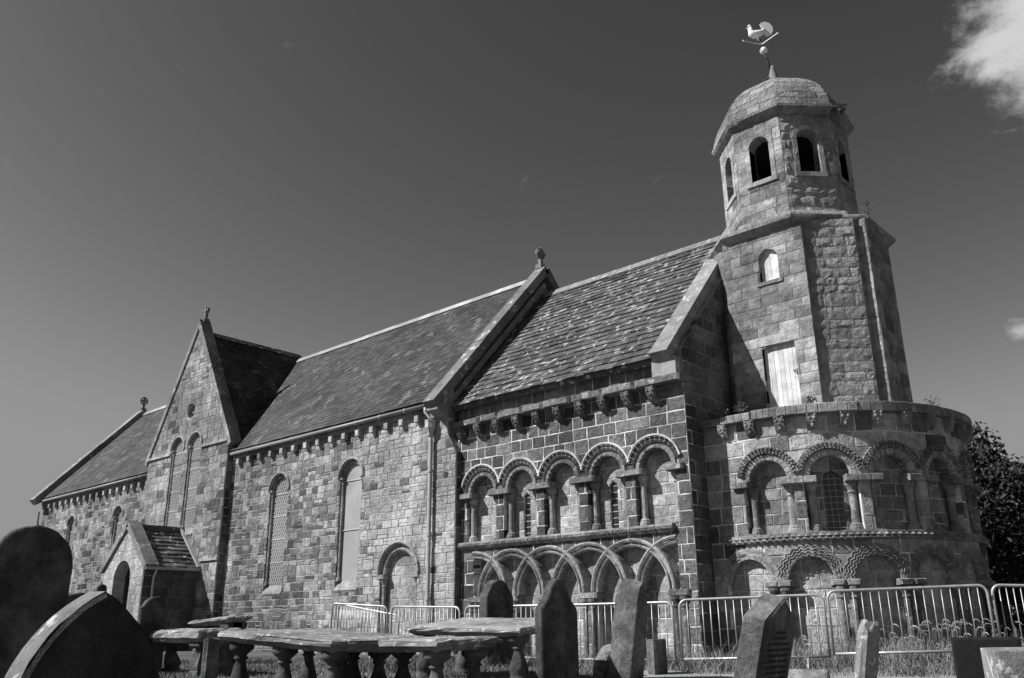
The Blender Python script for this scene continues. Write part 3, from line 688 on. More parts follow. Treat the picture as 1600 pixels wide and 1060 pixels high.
lay_wall('tower_east_face', FEs, -0.88, 0.33, 3.6, 7.66, (), (0.2, 0.32), (0.3, 0.6), 0.012, depth=0.35, mat='tower_stone', mortar='mortar_tower', tint=t_tw, seed=65)
FRt = Plane((TX+1.6, TY-0.90, 0), X)
lay_wall('tower_pilaster', FRt, 0.05, 0.262, 3.6, 7.66, (), (0.3, 0.4), (0.6, 0.7), 0.01, depth=0.15, mat='tower_stone', mortar='mortar_tower', tint=(0.6, 0.95), seed=66)
m = MB(); m.hexa([(TX+1.2, TY-0.95, 3.6), (TX+1.66, TY-1.0, 3.6), (TX+1.73, TY-0.88, 3.6), (TX+1.73, TY+0.3, 3.6), (TX+1.2, TY-0.95, 7.66), (TX+1.66, TY-1.0, 7.66), (TX+1.73, TY-0.88, 7.66), (TX+1.73, TY+0.3, 7.66)], 0.5); obj('tower_core', m, 'tower_stone', CH)
FWs = Plane((TX-1.78, TY, 0), (0, -1, 0)); lay_wall('tower_west_face', FWs, -0.78, 0.78, 3.6, 7.66, (), (0.3, 0.4), (0.4, 0.7), 0.012, depth=0.3, mat='tower_stone', mortar='mortar_tower', tint=t_tw, seed=67)
m = MB(); m.box(TX+0.5, TX+0.895, TY-1.72, TY-1.4, 3.6, 7.66, 0.5); m.box(TX-0.835, TX-0.5, TY-1.72, TY-1.4, 3.6, 7.66, 0.5); obj('tower_return', m, 'tower_stone', CH)
# its white door and shuttered window
m = MB(); fbox(FS, -0.24, 0.54, 3.5, 5.27, -0.29, -0.12, 0.5, 0.002, m); dr = obj('tower_door', m, 'white_paint', CH)
for k in range(7): m = MB(); fbox(FS, -0.19+k*0.0972+0.003, -0.19+(k+1)*0.0972-0.003, 3.55, 5.215, -0.12, -0.085, R_.uniform(0.2, 0.9), 0.006, m); obj('plank', m, 'white_paint', dr)
m = MB(); fbox(FS, 0.37, 0.50, 4.63, 4.66, -0.085, -0.05, 0.5, 0.004, m); fbox(FS, 0.43, 0.455, 4.56, 4.66, -0.085, -0.04, 0.5, 0.004, m); obj('latch', m, 'iron_grey', dr)
m = MB(); fbox(FS, -0.12, 0.40, 6.5, 7.3, -0.25, -0.09, 0.5, 0.002, m); sh = obj('tower_shutter', m, 'white_paint', CH)
m = MB(); fbox(FS, 0.138, 0.142, 6.57, 7.2, -0.09, -0.087, 0.1, 0.001, m); obj('shutter_joint', m, 'iron_grey', sh)
m = prism(FS, [(-0.14, 6.47), (0.42, 6.47), (0.42, 6.55), (-0.14, 6.55)], -0.2, 0.035, 0.02, 0.7); obj('window_sill', m, 'tower_stone', CH)
m = prism(FS, [(-0.3, 5.215), (0.62, 5.215), (0.62, 5.42), (-0.3, 5.42)], -0.2, 0.014, 0.01, 0.7); obj('door_lintel', m, 'tower_stone', CH)
def octring(name, prof, mat, tint, jit=0.0, blocks=2):
    """mouldings round the eight sides; prof: (apothem, z) from bottom to top"""
    for f in range(8):
        a = f*pi/4
        for b in range(blocks):
            m = MB(); pts = []
            for ap, z in prof:
                h = ap*tan(pi/8); u0 = -h+2*h*b/blocks; u1 = -h+2*h*(b+1)/blocks
                for u in (u0+0.002, u1-0.002):
                    r = ap+R_.uniform(-jit, jit); pts.append((TX+r*sin(a)+u*cos(a), TY-r*cos(a)+u*sin(a), z))
            L = len(prof); m.poly(pts, [(2*i, 2*i+1, 2*i+3, 2*i+2) for i in range(L-1)]+[tuple(2*i for i in range(L))[::-1], tuple(2*i+1 for i in range(L))], R_.uniform(*tint)); obj(name, m, mat, CH)
octring('tower_string_course', [(1.6, 7.56), (1.74, 7.58), (1.81, 7.64), (1.89, 7.70), (1.89, 7.76), (1.83, 7.80), (1.58, 7.92), (1.3, 7.95)], 'rough_stone', (0.4, 0.9), 0.012, 3)
octring('tower_weathering', [(1.45, 7.85), (1.46, 8.0), (1.40, 8.1), (1.2, 8.12)], 'rough_stone', (0.4, 0.8), 0.012, 2)
# belfry
BA = 1.30; wo = Arch(0.02, 0.225, 9.04, 9.85)
for f in range(8):
    F = OctFace(TX, TY, f*pi/4, lambda z: BA); h = BA*tan(pi/8)
    o = lay_wall('belfry_wall', F, -h+0.002, h-0.002, 8.0, 10.46, [wo], (0.2, 0.32), (0.22, 0.5), 0.011, depth=0.28, mat='rough_stone' if f in (1, 2) else 'tower_stone', mortar='mortar_tower', tint=t_tw, seed=70+f, jit=0.008, bulge=0.018 if f in (1, 2) else 0.005)
    if f in (0, 1, 2, 7):
        ring(F, 0.02, 9.85, [(0.225, -0.1), (0.232, 0.015), (0.325, 0.018), (0.33, -0.01)], -0.28, 6, o, mat='tower_stone', tint=(0.6, 0.9), seed=140+f, gap=0.008)
        for (j0, j1) in ((-0.31, -0.205), (0.245, 0.35)): m = MB(); fbox(F, j0, j1, 9.04, 9.85, -0.2, 0.016, 0.78, 0.006, m); obj('belfry_jamb', m, 'tower_stone', CH)
        m = prism(F, [(-0.34, 8.93), (0.38, 8.93), (0.38, 9.04), (-0.34, 9.04)], -0.28, 0.04, 0.02, 0.8); obj('belfry_sill', m, 'tower_stone', CH)
octring('belfry_cornice', [(1.25, 10.42), (1.34, 10.44), (1.41, 10.50), (1.46, 10.56), (1.46, 10.62), (1.40, 10.66), (0.02, 10.67)], 'rough_stone', (0.35, 0.8), 0.008, 2)
m = MB(); m.lathe((TX, TY, 0), [(1.3, 10.40), (1.3, 10.45)], 8, 0.3); obj('belfry_ceiling', m, 'dark_wood', CH)
m = MB(); m.lathe((TX, TY, 0), [(1.35, 8.0), (1.35, 8.1)], 8, 0.3); obj('belfry_floor', m, 'dark_wood', CH)
PRD = [(10.64, 1.42), (10.9, 1.37), (11.15, 1.27), (11.4, 1.11), (11.6, 0.93), (11.78, 0.72), (11.92, 0.5), (12.02, 0.3)]
def apd(z):
    for (z0, a0), (z1, a1) in zip(PRD[:-1], PRD[1:]):
        if z <= z1: return a0+(a1-a0)*(z-z0)/(z1-z0)
    return PRD[-1][1]
for f in range(8):
    F = OctFace(TX, TY, f*pi/4, apd)
    lay_wall('dome', F, lambda z: -apd(z)*tan(pi/8), lambda z: apd(z)*tan(pi/8), 10.64, 12.02, (), (0.17, 0.22), (0.25, 0.55), 0.008, depth=0.2, mat='rough_stone', mortar='mortar_tower', tint=(0.3, 0.85), seed=90+f, jit=0.012, steps=3)
m = MB(); m.lathe((TX, TY, 0), [(0.32, 11.98), (0.24, 12.07), (0.15, 12.12), (0.12, 12.2), (0.10, 12.36), (0.05, 12.55), (0.03, 12.62)], 10, 0.75); obj('finial_cap', m, 'coping_stone', CH, smooth=True)
# weathercock
wv = MB(); TXv = TX-0.16; lean = -0.012
pz = lambda z: (TX-0.19*(z-12.4)/1.0-0.02, TY, z)
wv.tube([pz(12.4), pz(13.0), pz(13.52)], [0.03, 0.024, 0.018], 7, 0.4); vane = obj('weathervane', wv, 'iron_black', CH, smooth=True)
m = MB(); m.ball(pz(13.13), 0.092, 14, 10, 0.9); obj('ball', m, 'gilding', vane, smooth=True)
rt = Vector((CR.x, CR.y, 0)).normalized(); fw = Vector((CF.x, CF.y, 0)).normalized()
for a in (radians(197), radians(303)):
    d = rt*cos(a)+fw*sin(a); c0 = Vector(pz(13.33)); m = MB(); m.tube([c0, c0+d*0.5], [0.012, 0.012], 6, 0.8); m.ball(c0+d*0.5, 0.022, 6, 4, 0.8); obj('direction_arm', m, 'gilding', vane)
co = Vector(pz(13.5)); L2 = lambda a, b, c=0: co+rt*a+Vector((0, 0, 1))*b+fw*c
ck = MB()
ck.tube([L2(-0.235, 0.30), L2(-0.22, 0.32), L2(-0.20, 0.25), L2(-0.19, 0.17), L2(-0.13, 0.13), L2(-0.02, 0.15), L2(0.08, 0.2), L2(0.16, 0.28)], [0.012, 0.05, 0.055, 0.085, 0.105, 0.095, 0.07, 0.03], 10, 0.9)
cock = obj('cockerel', ck, 'gilding', vane, smooth=True)
t_ = MB(); P = []
for k in range(15):
    a = radians(-95+k*16.5); rr = 0.175*(1+0.06*(k % 2)); P.append((0.17+rr*cos(a), 0.29+rr*1.15*sin(a)))
fr = [L2(a, b, -0.012) for a, b in P]; bk = [L2(a, b, 0.012) for a, b in P]; k = len(P)
t_.poly(fr+bk, [tuple(range(k)), tuple(range(k, 2*k))[::-1]]+[(i, (i+1) % k, k+(i+1) % k, k+i) for i in range(k)], 0.85); obj('tail', t_, 'gilding', cock)
m = MB()
for j, (a, b, r) in enumerate(((-0.235, 0.385, 0.022), (-0.21, 0.395, 0.026), (-0.18, 0.375, 0.022))): m.ball(L2(a, b), (r, r*0.7, r*1.2), 6, 4, 0.8)
m.ball(L2(-0.245, 0.26), (0.016, 0.014, 0.03), 6, 4, 0.7); m.tube([L2(-0.25, 0.325), L2(-0.305, 0.315)], [0.022, 0.003], 6, 0.8); obj('comb_and_beak', m, 'gilding', cock)
for s in (-1, 1): m = MB(); m.tube([L2(-0.06, 0.07, s*0.03), L2(-0.04, 0.0, s*0.02), L2(-0.01, -0.04, 0)], [0.03, 0.014, 0.012], 6, 0.8); obj('leg', m, 'gilding', cock)

# --- nave, south side
FN = Plane((0, YN, 0), X)
def nave_window(F, c, zb, zs, hg, R0, parent, lattice=True, seed=1, cols=(True, True), depth=0.12):
    """hood, roll-moulded order on nook shafts, sill and leaded light; R0 = outer radius"""
    rc = R0-0.085
    ring(F, c, zs, [(rc, -0.02), (rc+0.008, 0.03), (rc+0.03, 0.055), (rc+0.06, 0.05), (R0-0.005, 0.03), (R0, -0.01)], -0.05, 9, parent, mat='carved_stone', tint=(0.6, 0.85), seed=seed, gap=0.008)
    ring(F, c, zs, [(rc-0.085, -0.10), (rc-0.08, -0.05), (rc-0.045, -0.025), (rc-0.01, -0.045), (rc-0.004, -0.08)], -depth, 8, parent, mat='carved_stone', tint=(0.35, 0.65), seed=seed+1, gap=0.008)
    for s, on in zip((-1, 1), cols):
        if on: column(F, c+s*(rc-0.045), -0.075, zb+0.02, zs-0.02, 0.042, CH, name='nook_shaft', tint=0.5, cap=0.11, base=0.1, capw=1.5)
        m = prism(F, [(c+s*(rc-0.04)-0.065, zs-0.03), (c+s*(rc-0.04)+0.065, zs-0.03), (c+s*(rc-0.04)+0.065, zs+0.035), (c+s*(rc-0.04)-0.065, zs+0.035)], -depth, 0.02, 0.012, 0.6); obj('impost', m, 'carved_stone', CH)
    m = MB(); w = rc-0.0
    m.hexa([tuple(F(*p)) for p in ((c-w, zb-0.26, 0.0), (c+w, zb-0.26, 0.0), (c+w, zb-0.26, -depth), (c-w, zb-0.26, -depth), (c-w, zb-0.2, 0.035), (c+w, zb-0.2, 0.035), (c+w, zb+0.03, -depth+0.01), (c-w, zb+0.03, -depth+0.01))], 0.75)
    obj('window_sill', m, 'sandstone_nave', CH)
    m = MB(); out_ = []
    hg2 = rc-0.02
    pts = [(c-hg2, zb-0.1), (c+hg2, zb-0.1)]+[(c+hg2*cos(pi*k/16), zs+hg2*sin(pi*k/16)) for k in range(17)]
    m.add(prism(F, pts, -depth-0.06, -depth+0.012, 0.001, 0.5)); g = obj('window', m, 'glass_grey' if lattice else 'board_pale', CH)
    n0 = -depth+0.012
    if lattice:
        la = MB(); q = rc-0.09; zt = zs+q
        def clipseg(x0, z0, x1, z1):
            pts = []
            for i in range(41):
                x = x0+(x1-x0)*i/40; z = z0+(z1-z0)*i/40
                ins = abs(x-c) < q and z > zb and (z < zs or (x-c)**2+(z-zs)**2 < q*q)
                if ins: pts.append((x, z))
            return (pts[0], pts[-1]) if len(pts) > 3 else None
        z = zb-2*q*2.2
        while z < zt:
            for sgn in (1, -1):
                sgm = clipseg(c-sgn*q, z, c+sgn*q, z+2*q*2.0)
                if sgm:
                    (x0, z0), (x1, z1) = sgm; dx, dz = x1-x0, z1-z0; l = hypot(dx, dz); ox, oz = -dz/l*0.007, dx/l*0.007
                    P = [F(x0-ox, z0-oz, n0+0.012), F(x1-ox, z1-oz, n0+0.012), F(x1+ox, z1+oz, n0+0.012), F(x0+ox, z0+oz, n0+0.012), F(x0-ox, z0-oz, n0), F(x1-ox, z1-oz, n0), F(x1+ox, z1+oz, n0), F(x0+ox, z0+oz, n0)]
                    la.poly([tuple(p) for p in P], [(0, 1, 2, 3), (4, 5, 1, 0), (3, 2, 6, 7)], 0.5)
            z += 0.2
        obj('lattice', la, 'lattice_lead', g, kind='stuff')
    b = MB(); z = zb+(0.62 if lattice else 1.25)
    while z < zs+0.2: fbox(F, c-rc+0.09, c+rc-0.09, z, z+0.02, n0, n0+0.022, 0.8, 0.003, b); z += 0.62 if lattice else 1.25
    obj('saddle_bar', b, 'lattice_lead', g)
    return Arch(c, rc, zb-0.15, zs)
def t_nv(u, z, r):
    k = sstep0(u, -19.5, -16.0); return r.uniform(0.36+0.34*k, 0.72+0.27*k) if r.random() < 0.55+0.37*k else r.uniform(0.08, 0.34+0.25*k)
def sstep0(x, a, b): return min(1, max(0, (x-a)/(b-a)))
NW = [(-21.10, 1.08, 3.66, 0.53, True), (-17.87, 1.08, 3.65, 0.535, False)]
opn = [Arch(c, R0-0.085, zb-0.18, zs) for c, zb, zs, R0, l in NW]+[Arch(-15.92, 0.66, -0.9, 1.19)]
nave_hi = lambda z: XN if z < 3.80 else max(-14.32, XN-(z-3.80)*0.62)
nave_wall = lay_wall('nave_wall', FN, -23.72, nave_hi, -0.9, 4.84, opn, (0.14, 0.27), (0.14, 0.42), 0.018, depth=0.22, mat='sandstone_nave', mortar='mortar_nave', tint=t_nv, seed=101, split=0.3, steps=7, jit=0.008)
for i, (c, zb, zs, R0, l) in enumerate(NW): nave_window(FN, c, zb, zs, 0.35, R0, nave_wall, l, seed=200+i*5)
# blocked doorway
ring(FN, -15.92, 1.19, [(0.66, -0.02), (0.67, 0.03), (0.70, 0.055), (0.73, 0.05), (0.75, 0.0)], -0.05, 11, nave_wall, tint=(0.6, 0.85), seed=230)
ring(FN, -15.92, 1.19, [(0.50, -0.12), (0.51, -0.06), (0.55, -0.03), (0.60, -0.05), (0.655, -0.04)], -0.22, 10, nave_wall, tint=(0.5, 0.8), seed=231)
for s in (-1, 1):
    column(FN, -15.92+s*0.585, -0.09, -0.75, 1.08, 0.055, CH, name='nook_shaft', tint=0.45)
    m = prism(FN, [(-15.92+s*0.60-0.11, 1.075), (-15.92+s*0.60+0.11, 1.075), (-15.92+s*0.60+0.11, 1.18), (-15.92+s*0.60-0.11, 1.18)], -0.22, 0.04, 0.02, 0.6); obj('impost', m, 'carved_stone', CH)
lay_wall('doorway_blocking', Plane((0, YN+0.17, 0), X), -16.62, -15.22, -0.9, 1.9, (), (0.2, 0.3), (0.2, 0.45), 0.014, depth=0.1, mat='sandstone_nave', mortar='mortar_nave', tint=(0.6, 1.0), seed=102)
lay_wall('nave_east_return', Plane((XN, 0, 0), (0, 1, 0)), YN+0.03, 14.4, -0.9, 3.8, (), (0.25, 0.35), (0.3, 0.4), 0.012, depth=0.3, mat='sandstone_nave', mortar='mortar_nave', tint=(0.1, 0.45), seed=103)  # stones toned darker than the south wall, shade put into their colour
m = MB(); m.hexa([(XN-0.27, YN+0.0, 3.78), (XN+0.0, YN+0.0, 3.78), (XN+0.0, 14.2, 3.78), (XN-0.27, 14.2, 3.78), (XN-0.27, YN+0.0, 4.22), (XN-0.265, YN+0.0, 4.22), (XN-0.265, 14.2, 4.22), (XN-0.27, 14.2, 4.22)], 0.6); obj('buttress_weathering', m, 'coping_stone', CH)
# nave east gable, standing above the chancel roof
SLN = (9.25-4.95)/(YR-13.35)
glo2 = lambda z: YN+0.05 if z < 5.2 else YN+0.05+(z-5.2)/SLN
lay_wall('nave_east_gable', Plane((XN-0.28, 0, 0), (0, 1, 0)), glo2, lambda z: 2*YR-glo2(z), 3.7, 9.0, (), (0.25, 0.33), (0.3, 0.6), 0.012, depth=0.35, mat='sandstone_nave', mortar='mortar_nave', tint=(0.2, 0.8), seed=104, steps=4)
def coping_run(x0, x1, A, B, n, th, tint, name='gable_coping', below=0.12, U=X):
    A = Vector(A); B = Vector(B); d = (B-A).normalized()
    for k in range(n):
        a = A.lerp(B, k/n); b = A.lerp(B, (k+1)/n); m = MB(); slab_along(m, a+d*0.003, b-d*0.003, U, x0, x1, th+R_.uniform(-.006, .006), R_.uniform(*tint), below); obj(name, m, 'coping_stone', CH)
coping_run(-14.54, -14.16, (0, 13.08, 4.86), (0, YR, 9.45), 5, 0.10, (0.1, 0.32))
coping_run(-14.54, -14.16, (0, 2*YR-13.08, 4.86), (0, YR, 9.45), 5, 0.10, (0.1, 0.32))
m = MB(); slab_along(m, (0, 13.40, 4.72), (0, YR, 8.98), X, -14.34, -14.22, 0.09, 0.4, 0.05); obj('gable_moulding', m, 'coping_stone', CH)
m = MB(); m.hexa([(-14.53, 13.14, 4.74), (-14.17, 13.14, 4.74), (-14.17, 13.66, 4.55), (-14.53, 13.66, 4.55), (-14.53, 13.14, 4.86), (-14.17, 13.14, 4.86), (-14.17, 13.66, 5.35), (-14.53, 13.66, 5.35)], 0.55); obj('kneeler_stone', m, 'coping_stone', CH)
def wheel_cross(c, ax, h, name='gable_cross'):
    """stone cross with a ring on a short stem; ax = direction of its arms"""
    c = Vector(c); ax = Vector(ax); d = ax.cross(Vector((0, 0, 1))); up = Vector((0, 0, 1)); m = MB()
    def bx(a0, a1, z0, z1, t=0.05):
        m.hexa([tuple(c+ax*a+up*z+d*s*t) for a, z, s in ((a0, z0, -1), (a1, z0, -1), (a1, z0, 1), (a0, z0, 1), (a0, z1, -1), (a1, z1, -1), (a1, z1, 1), (a0, z1, 1))], 0.35)
    bx(-0.11, 0.11, -0.05, h*0.13, 0.1); bx(-0.05, 0.05, h*0.13, h*0.45); zc = h*0.70; r = h*0.25
    bx(-0.035, 0.035, h*0.45, h*1.0); bx(-h*0.28, h*0.28, zc-0.035, zc+0.035, 0.047)
    m.tube([c+ax*r*cos(2*pi*k/14)+up*(zc+r*sin(2*pi*k/14)) for k in range(14)], 0.034, 5, 0.35, closed=True)
    return obj(name, m, 'coping_stone', CH)
wheel_cross((-14.4, YR, 9.55), (0, 1, 0), 0.62)
# eaves corbels and gutter
def eaves(u0, u1, count):
    for k in range(count):
        u = u0+(u1-u0)*(k+0.5)/count; m = MB(); fbox(FN, u-0.075, u+0.075, 4.66, 4.82, -0.05, 0.13, R_.uniform(0.6, 0.95), 0.01, m); obj('eaves_corbel', m, 'sandstone_nave', CH)
    m = MB(); fbox(FN, u0, u1, 4.82, 4.98, -0.1, 0.10, 0.4, 0.02, m); obj('eaves_course', m, 'sandstone_nave', CH)
    m = MB(); m.tube([(u0, YN-0.18, 4.985), (u1, YN-0.18, 4.985)], 0.055, 8, 0.15); g = obj('gutter', m, 'iron_grey', CH, smooth=True)
    k = u0+0.3
    while k < u1: m = MB(); m.tube([(k, YN-0.18, 4.985), (k+0.03, YN-0.18, 4.985)], 0.064, 8, 0.6); obj('gutter_bracket', m, 'iron_grey', g); k += 0.95
eaves(-23.55, -14.45, 16); eaves(-38.2, -28.75, 17)
# rainwater pipe with hopper
m = MB(); px_ = -14.80; py_ = YN-0.09
m.tube([(px_, py_, 4.32), (px_, py_, -0.8)], 0.048, 8, 0.9)
for z in (3.4, 1.95, 0.55): m.tube([(px_, py_, z), (px_, py_, z+0.08)], 0.062, 8, 0.9)
dp = obj('downpipe', m, 'iron_grey', CH, smooth=False)
m = MB(); m.lathe((px_, py_-0.02, 0), [(0.055, 4.25), (0.075, 4.34), (0.125, 4.44), (0.125, 4.58), (0.135, 4.60), (0.135, 4.62)], 8, 0.9, square=True); obj('hopper', m, 'iron_grey', dp)
m = MB(); m.tube([(px_-0.12, YN-0.18, 4.96), (px_-0.12, YN-0.18, 4.84), (px_-0.02, YN-0.12, 4.70), (px_, py_, 4.6)], 0.04, 8, 0.9); obj('swan_neck', m, 'iron_grey', dp, smooth=True)
# nave roof
LN = hypot(YR-13.35, 9.25-4.95); FNR = Plane((0, 13.35, 4.95), X, (0, YR-13.35, 9.25-4.95))
def nave_deck(a, b):
    m = MB(); m.hexa([tuple(FNR(u, v, n)) for u, v, n in ((a, 0.17, -0.1), (b, 0.17, -0.1), (b, LN, -0.1), (a, LN, -0.1), (a, 0.17, 0), (b, 0.17, 0), (b, LN, 0), (a, LN, 0))], 0.3)
    m.hexa([(a, YR, 9.1), (b, YR, 9.1), (b, 2*YR-13.35, 4.8), (a, 2*YR-13.35, 4.8), (a, YR, 9.25), (b, YR, 9.25), (b, 2*YR-13.35, 4.95), (a, 2*YR-13.35, 4.95)], 0.3); return m
FNR2 = Plane((0, 13.46, 4.95+SLN*0.11), X, (0, YR-13.35, 9.25-4.95)); LN2 = LN-hypot(0.11, 0.11*SLN)
lay_slates('nave_roof', FNR2, lambda v: -24.0-v*0.38, -14.55, LN2, 0.15, (0.15, 0.28), 0.012, 'slate_small', (0.2, 0.75), 33, CH, nave_deck(-28.5, -14.45), kind='small_slate', wob=0.008)
lay_slates('nave_roof_west', FNR2, -37.9, -28.3, LN2, 0.15, (0.15, 0.28), 0.012, 'slate_small', (0.2, 0.75), 34, CH, nave_deck(-38.2, -28.5), kind='small_slate', wob=0.008)
u = -38.0
while u < -14.5:
    if not (-29.0 < u < -26.2):
        m = MB(); e = min(u+0.6, -14.5); m.poly([(u, YR-0.16, 9.15), (u, YR, 9.34), (u, YR+0.16, 9.15), (e-0.008, YR-0.16, 9.15), (e-0.008, YR, 9.34), (e-0.008, YR+0.16, 9.15)], [(0, 3, 4, 1), (1, 4, 5, 2), (0, 1, 2), (3, 5, 4), (0, 2, 5, 3)], R_.random()); obj('ridge_tile', m, 'ridge_lead', CH)
    u += 0.6
# --- west end of the nave
opw = [Arch(-35.1, 0.345, 1.0, 3.80), Arch(-31.13, 0.345, 1.0, 3.80)]
nw = lay_wall('nave_west_wall', FN, -38.2, -28.7, -0.9, 4.84, opw, (0.14, 0.27), (0.14, 0.42), 0.018, depth=0.22, mat='sandstone_nave', mortar='mortar_nave', tint=lambda u, z, r: r.uniform(0.38, 0.74) if r.random() < 0.62 else r.uniform(0.05, 0.3), seed=105, split=0.3)
for i, c in enumerate((-35.1, -31.13)): nave_window(FN, c, 1.08, 3.80, 0.26, 0.43, nw, True, seed=240+i*5)
m = MB(); m.hexa([(-38.2, YN+0.01, -0.9), (-38.0, YN+0.01, -0.9), (-38.0, 2*YR-YN, -0.9), (-38.2, 2*YR-YN, -0.9), (-38.2, YN+0.01, 4.8), (-38.0, YN+0.01, 4.8), (-38.0, 2*YR-YN, 4.8), (-38.2, 2*YR-YN, 4.8)], 0.5)
m.poly([(-38.2, YN, 4.8), (-38.2, 2*YR-YN, 4.8), (-38.2, YR, 9.3), (-38.0, YN, 4.8), (-38.0, 2*YR-YN, 4.8), (-38.0, YR, 9.3)], [(0, 2, 1), (3, 4, 5), (0, 3, 5, 2), (1, 2, 5, 4), (0, 1, 4, 3)], 0.5); obj('nave_west_gable', m, 'sandstone_nave', CH)
m = MB(); m.box(-38.0, -14.1, 2*YR-YN-0.3, 2*YR-YN, -0.9, 4.84, 0.5); obj('nave_north_wall', m, 'sandstone_nave', CH)
m = MB(); m.box(-14.0, XC-0.01, 2*YR-YC-0.4, 2*YR-YC, -0.9, 4.84, 0.5); obj('chancel_north_wall', m, 'ashlar_dark', CH)
coping_run(-38.42, -37.95, (0, 13.22, 4.93), (0, YR, 9.34), 5, 0.16, (0.3, 0.55))
coping_run(-38.42, -37.95, (0, 2*YR-13.22, 4.93), (0, YR, 9.34), 5, 0.16, (0.3, 0.55))
wheel_cross((-38.2, YR, 9.48), (0, 1, 0), 0.62)
m = MB(); m.tube([(-38.35, YN-0.1, 4.6), (-38.35, YN-0.1, 4.2), (-38.3, YN-0.05, 3.9), (-38.3, YN-0.05, -0.8)], 0.05, 8, 0.7); obj('downpipe', m, 'iron_grey', CH)
# --- transept
FT_ = Plane((0, YT, 0), X); TXC = -26.25
TL = [(-26.83, 5.55), (-25.72, 5.55)]
opt = [Arch(c, 0.40, 2.7, zs) for c, zs in TL]+[Round(-26.26, 0.30, 6.76)]
hi_t = lambda z: TXC+2.55 if z < 5.5 else TXC+2.55-(z-5.5)/1.70
lo_t = lambda z: 2*TXC-hi_t(z)
tr = lay_wall('transept_wall', FT_, lo_t, hi_t, -0.9, 9.7, opt, (0.18, 0.3), (0.2, 0.48), 0.014, depth=0.26, mat='sandstone_nave', mortar='mortar_nave',
     tint=lambda u, z, r: r.uniform(0.42, 0.74) if r.random() < (0.90 if z > 5.4 else 0.56 if u > -25.2 else 0.8) else r.uniform(0.1, 0.4), seed=106, split=0.2)
for i, (c, zs) in enumerate(TL): nave_window(FT_, c, 2.95, zs, 0.3, 0.48, tr, True, seed=260+i*5, depth=0.10)
ring(FT_, -26.26, 6.76, [(0.24, -0.1), (0.25, -0.03), (0.29, 0.0), (0.31, 0.0)], -0.24, 12, tr, tint=(0.6, 0.85), a0=0, a1=2*pi, seed=280, gap=0.008)
m = MB(); m.add(prism(FT_, [(-26.26+0.28*cos(2*pi*k/16), 6.76+0.28*sin(2*pi*k/16)) for k in range(16)], -0.25, -0.18, 0.001, 0.5)); rw = obj('round_window', m, 'glass_grey', CH)
m = MB()
for k in range(4): a = pi/4+k*pi/2; m.tube([FT_(-26.26+0.11*cos(a)+0.1*cos(2*pi*j/10), 6.76+0.11*sin(a)+0.1*sin(2*pi*j/10), -0.15) for j in range(10)], 0.022, 5, 0.8, closed=True)
obj('quatrefoil', m, 'sandstone_nave', rw)
for (a, b) in ((TXC-2.58, -27.27), (-25.28, TXC+2.6)):
    m = MB(); fbox(FT_, a, b, 5.42, 5.50, -0.05, 0.06, 0.8, 0.02, m); obj('string_course', m, 'sandstone_nave', CH)
m = MB(); fbox(FT_, -24.7, TXC+2.59, 1.90, 1.99, -0.05, 0.05, 0.7, 0.02, m); obj('string_course', m, 'sandstone_nave', CH)
FTE = Plane((TXC+2.55, 0, 0), (0, 1, 0)); lay_wall('transept_east_return', FTE, YT+0.03, YT+0.9, -0.9, 5.5, (), (0.22, 0.32), (0.25, 0.4), 0.014, depth=0.2, mat='sandstone_nave', mortar='mortar_nave', tint=(0.1, 0.45), seed=107)  # low tint paints extra shade into the stones of this return
m = MB(); m.box(TXC-2.55, TXC-2.3, YT+0.02, YT+0.8, -0.9, 5.4, 0.5); obj('transept_west_return', m, 'sandstone_nave', CH)
for s in (-1, 1):
    A = Vector((TXC+s*2.72, 0, 5.32)); B = Vector((TXC, 0, 9.82))
    for k in range(5):
        a = A.lerp(B, k/5); b = A.lerp(B, (k+1)/5); m = MB(); slab_along(m, a, b, (0, 1, 0), YT-0.05, YT+0.34, 0.07, R_.uniform(0.3, 0.55), 0.10); obj('gable_coping', m, 'coping_stone', CH)
m = MB(); m.poly([(TXC-0.17, YT-0.055, 9.62), (TXC+0.17, YT-0.055, 9.62), (TXC, YT-0.055, 9.95), (TXC-0.17, YT+0.35, 9.62), (TXC+0.17, YT+0.35, 9.62), (TXC, YT+0.35, 9.95)], [(0, 1, 2), (3, 5, 4), (1, 4, 5, 2), (0, 2, 5, 3), (0, 3, 4, 1)], 0.45); obj('apex_stone', m, 'coping_stone', CH)
wheel_cross((TXC, YT+0.16, 9.92), (1, 0, 0), 0.56)
# transept roof
tz, te = 9.52, 5.25; LT = hypot(2.68, tz-te)
m = MB(); a, b = YT+0.35, 2*YR-YT-0.35
m.poly([(TXC-2.68, a, te), (TXC, a, tz), (TXC+2.68, a, te), (TXC-2.68, b, te), (TXC, b, tz), (TXC+2.68, b, te)], [(0, 1, 4, 3), (1, 2, 5, 4), (0, 2, 1), (3, 4, 5), (0, 3, 5, 2)], 0.3)
FTR = Plane((TXC+2.68, 0, te), (0, 1, 0), (-2.68, 0, tz-te))
lay_slates('transept_roof', FTR, YT+0.4, lambda v: min(YR+0.3, 13.7+(te-4.95+v/LT*(tz-te))/SLN+0.4), LT, 0.15, (0.15, 0.28), 0.012, 'slate_small', (0.2, 0.75), 35, CH, m, kind='small_slate', wob=0.008)
k = YT+0.42
while k < YR+0.2:
    m = MB(); m.poly([(TXC-0.13, k, tz-0.1), (TXC, k, tz+0.07), (TXC+0.13, k, tz-0.1), (TXC-0.13, k+0.59, tz-0.1), (TXC, k+0.59, tz+0.07), (TXC+0.13, k+0.59, tz-0.1)], [(0, 1, 4, 3), (1, 2, 5, 4), (0, 2, 1), (3, 4, 5)], 0.2); obj('ridge_tile', m, 'slate_big', CH); k += 0.6
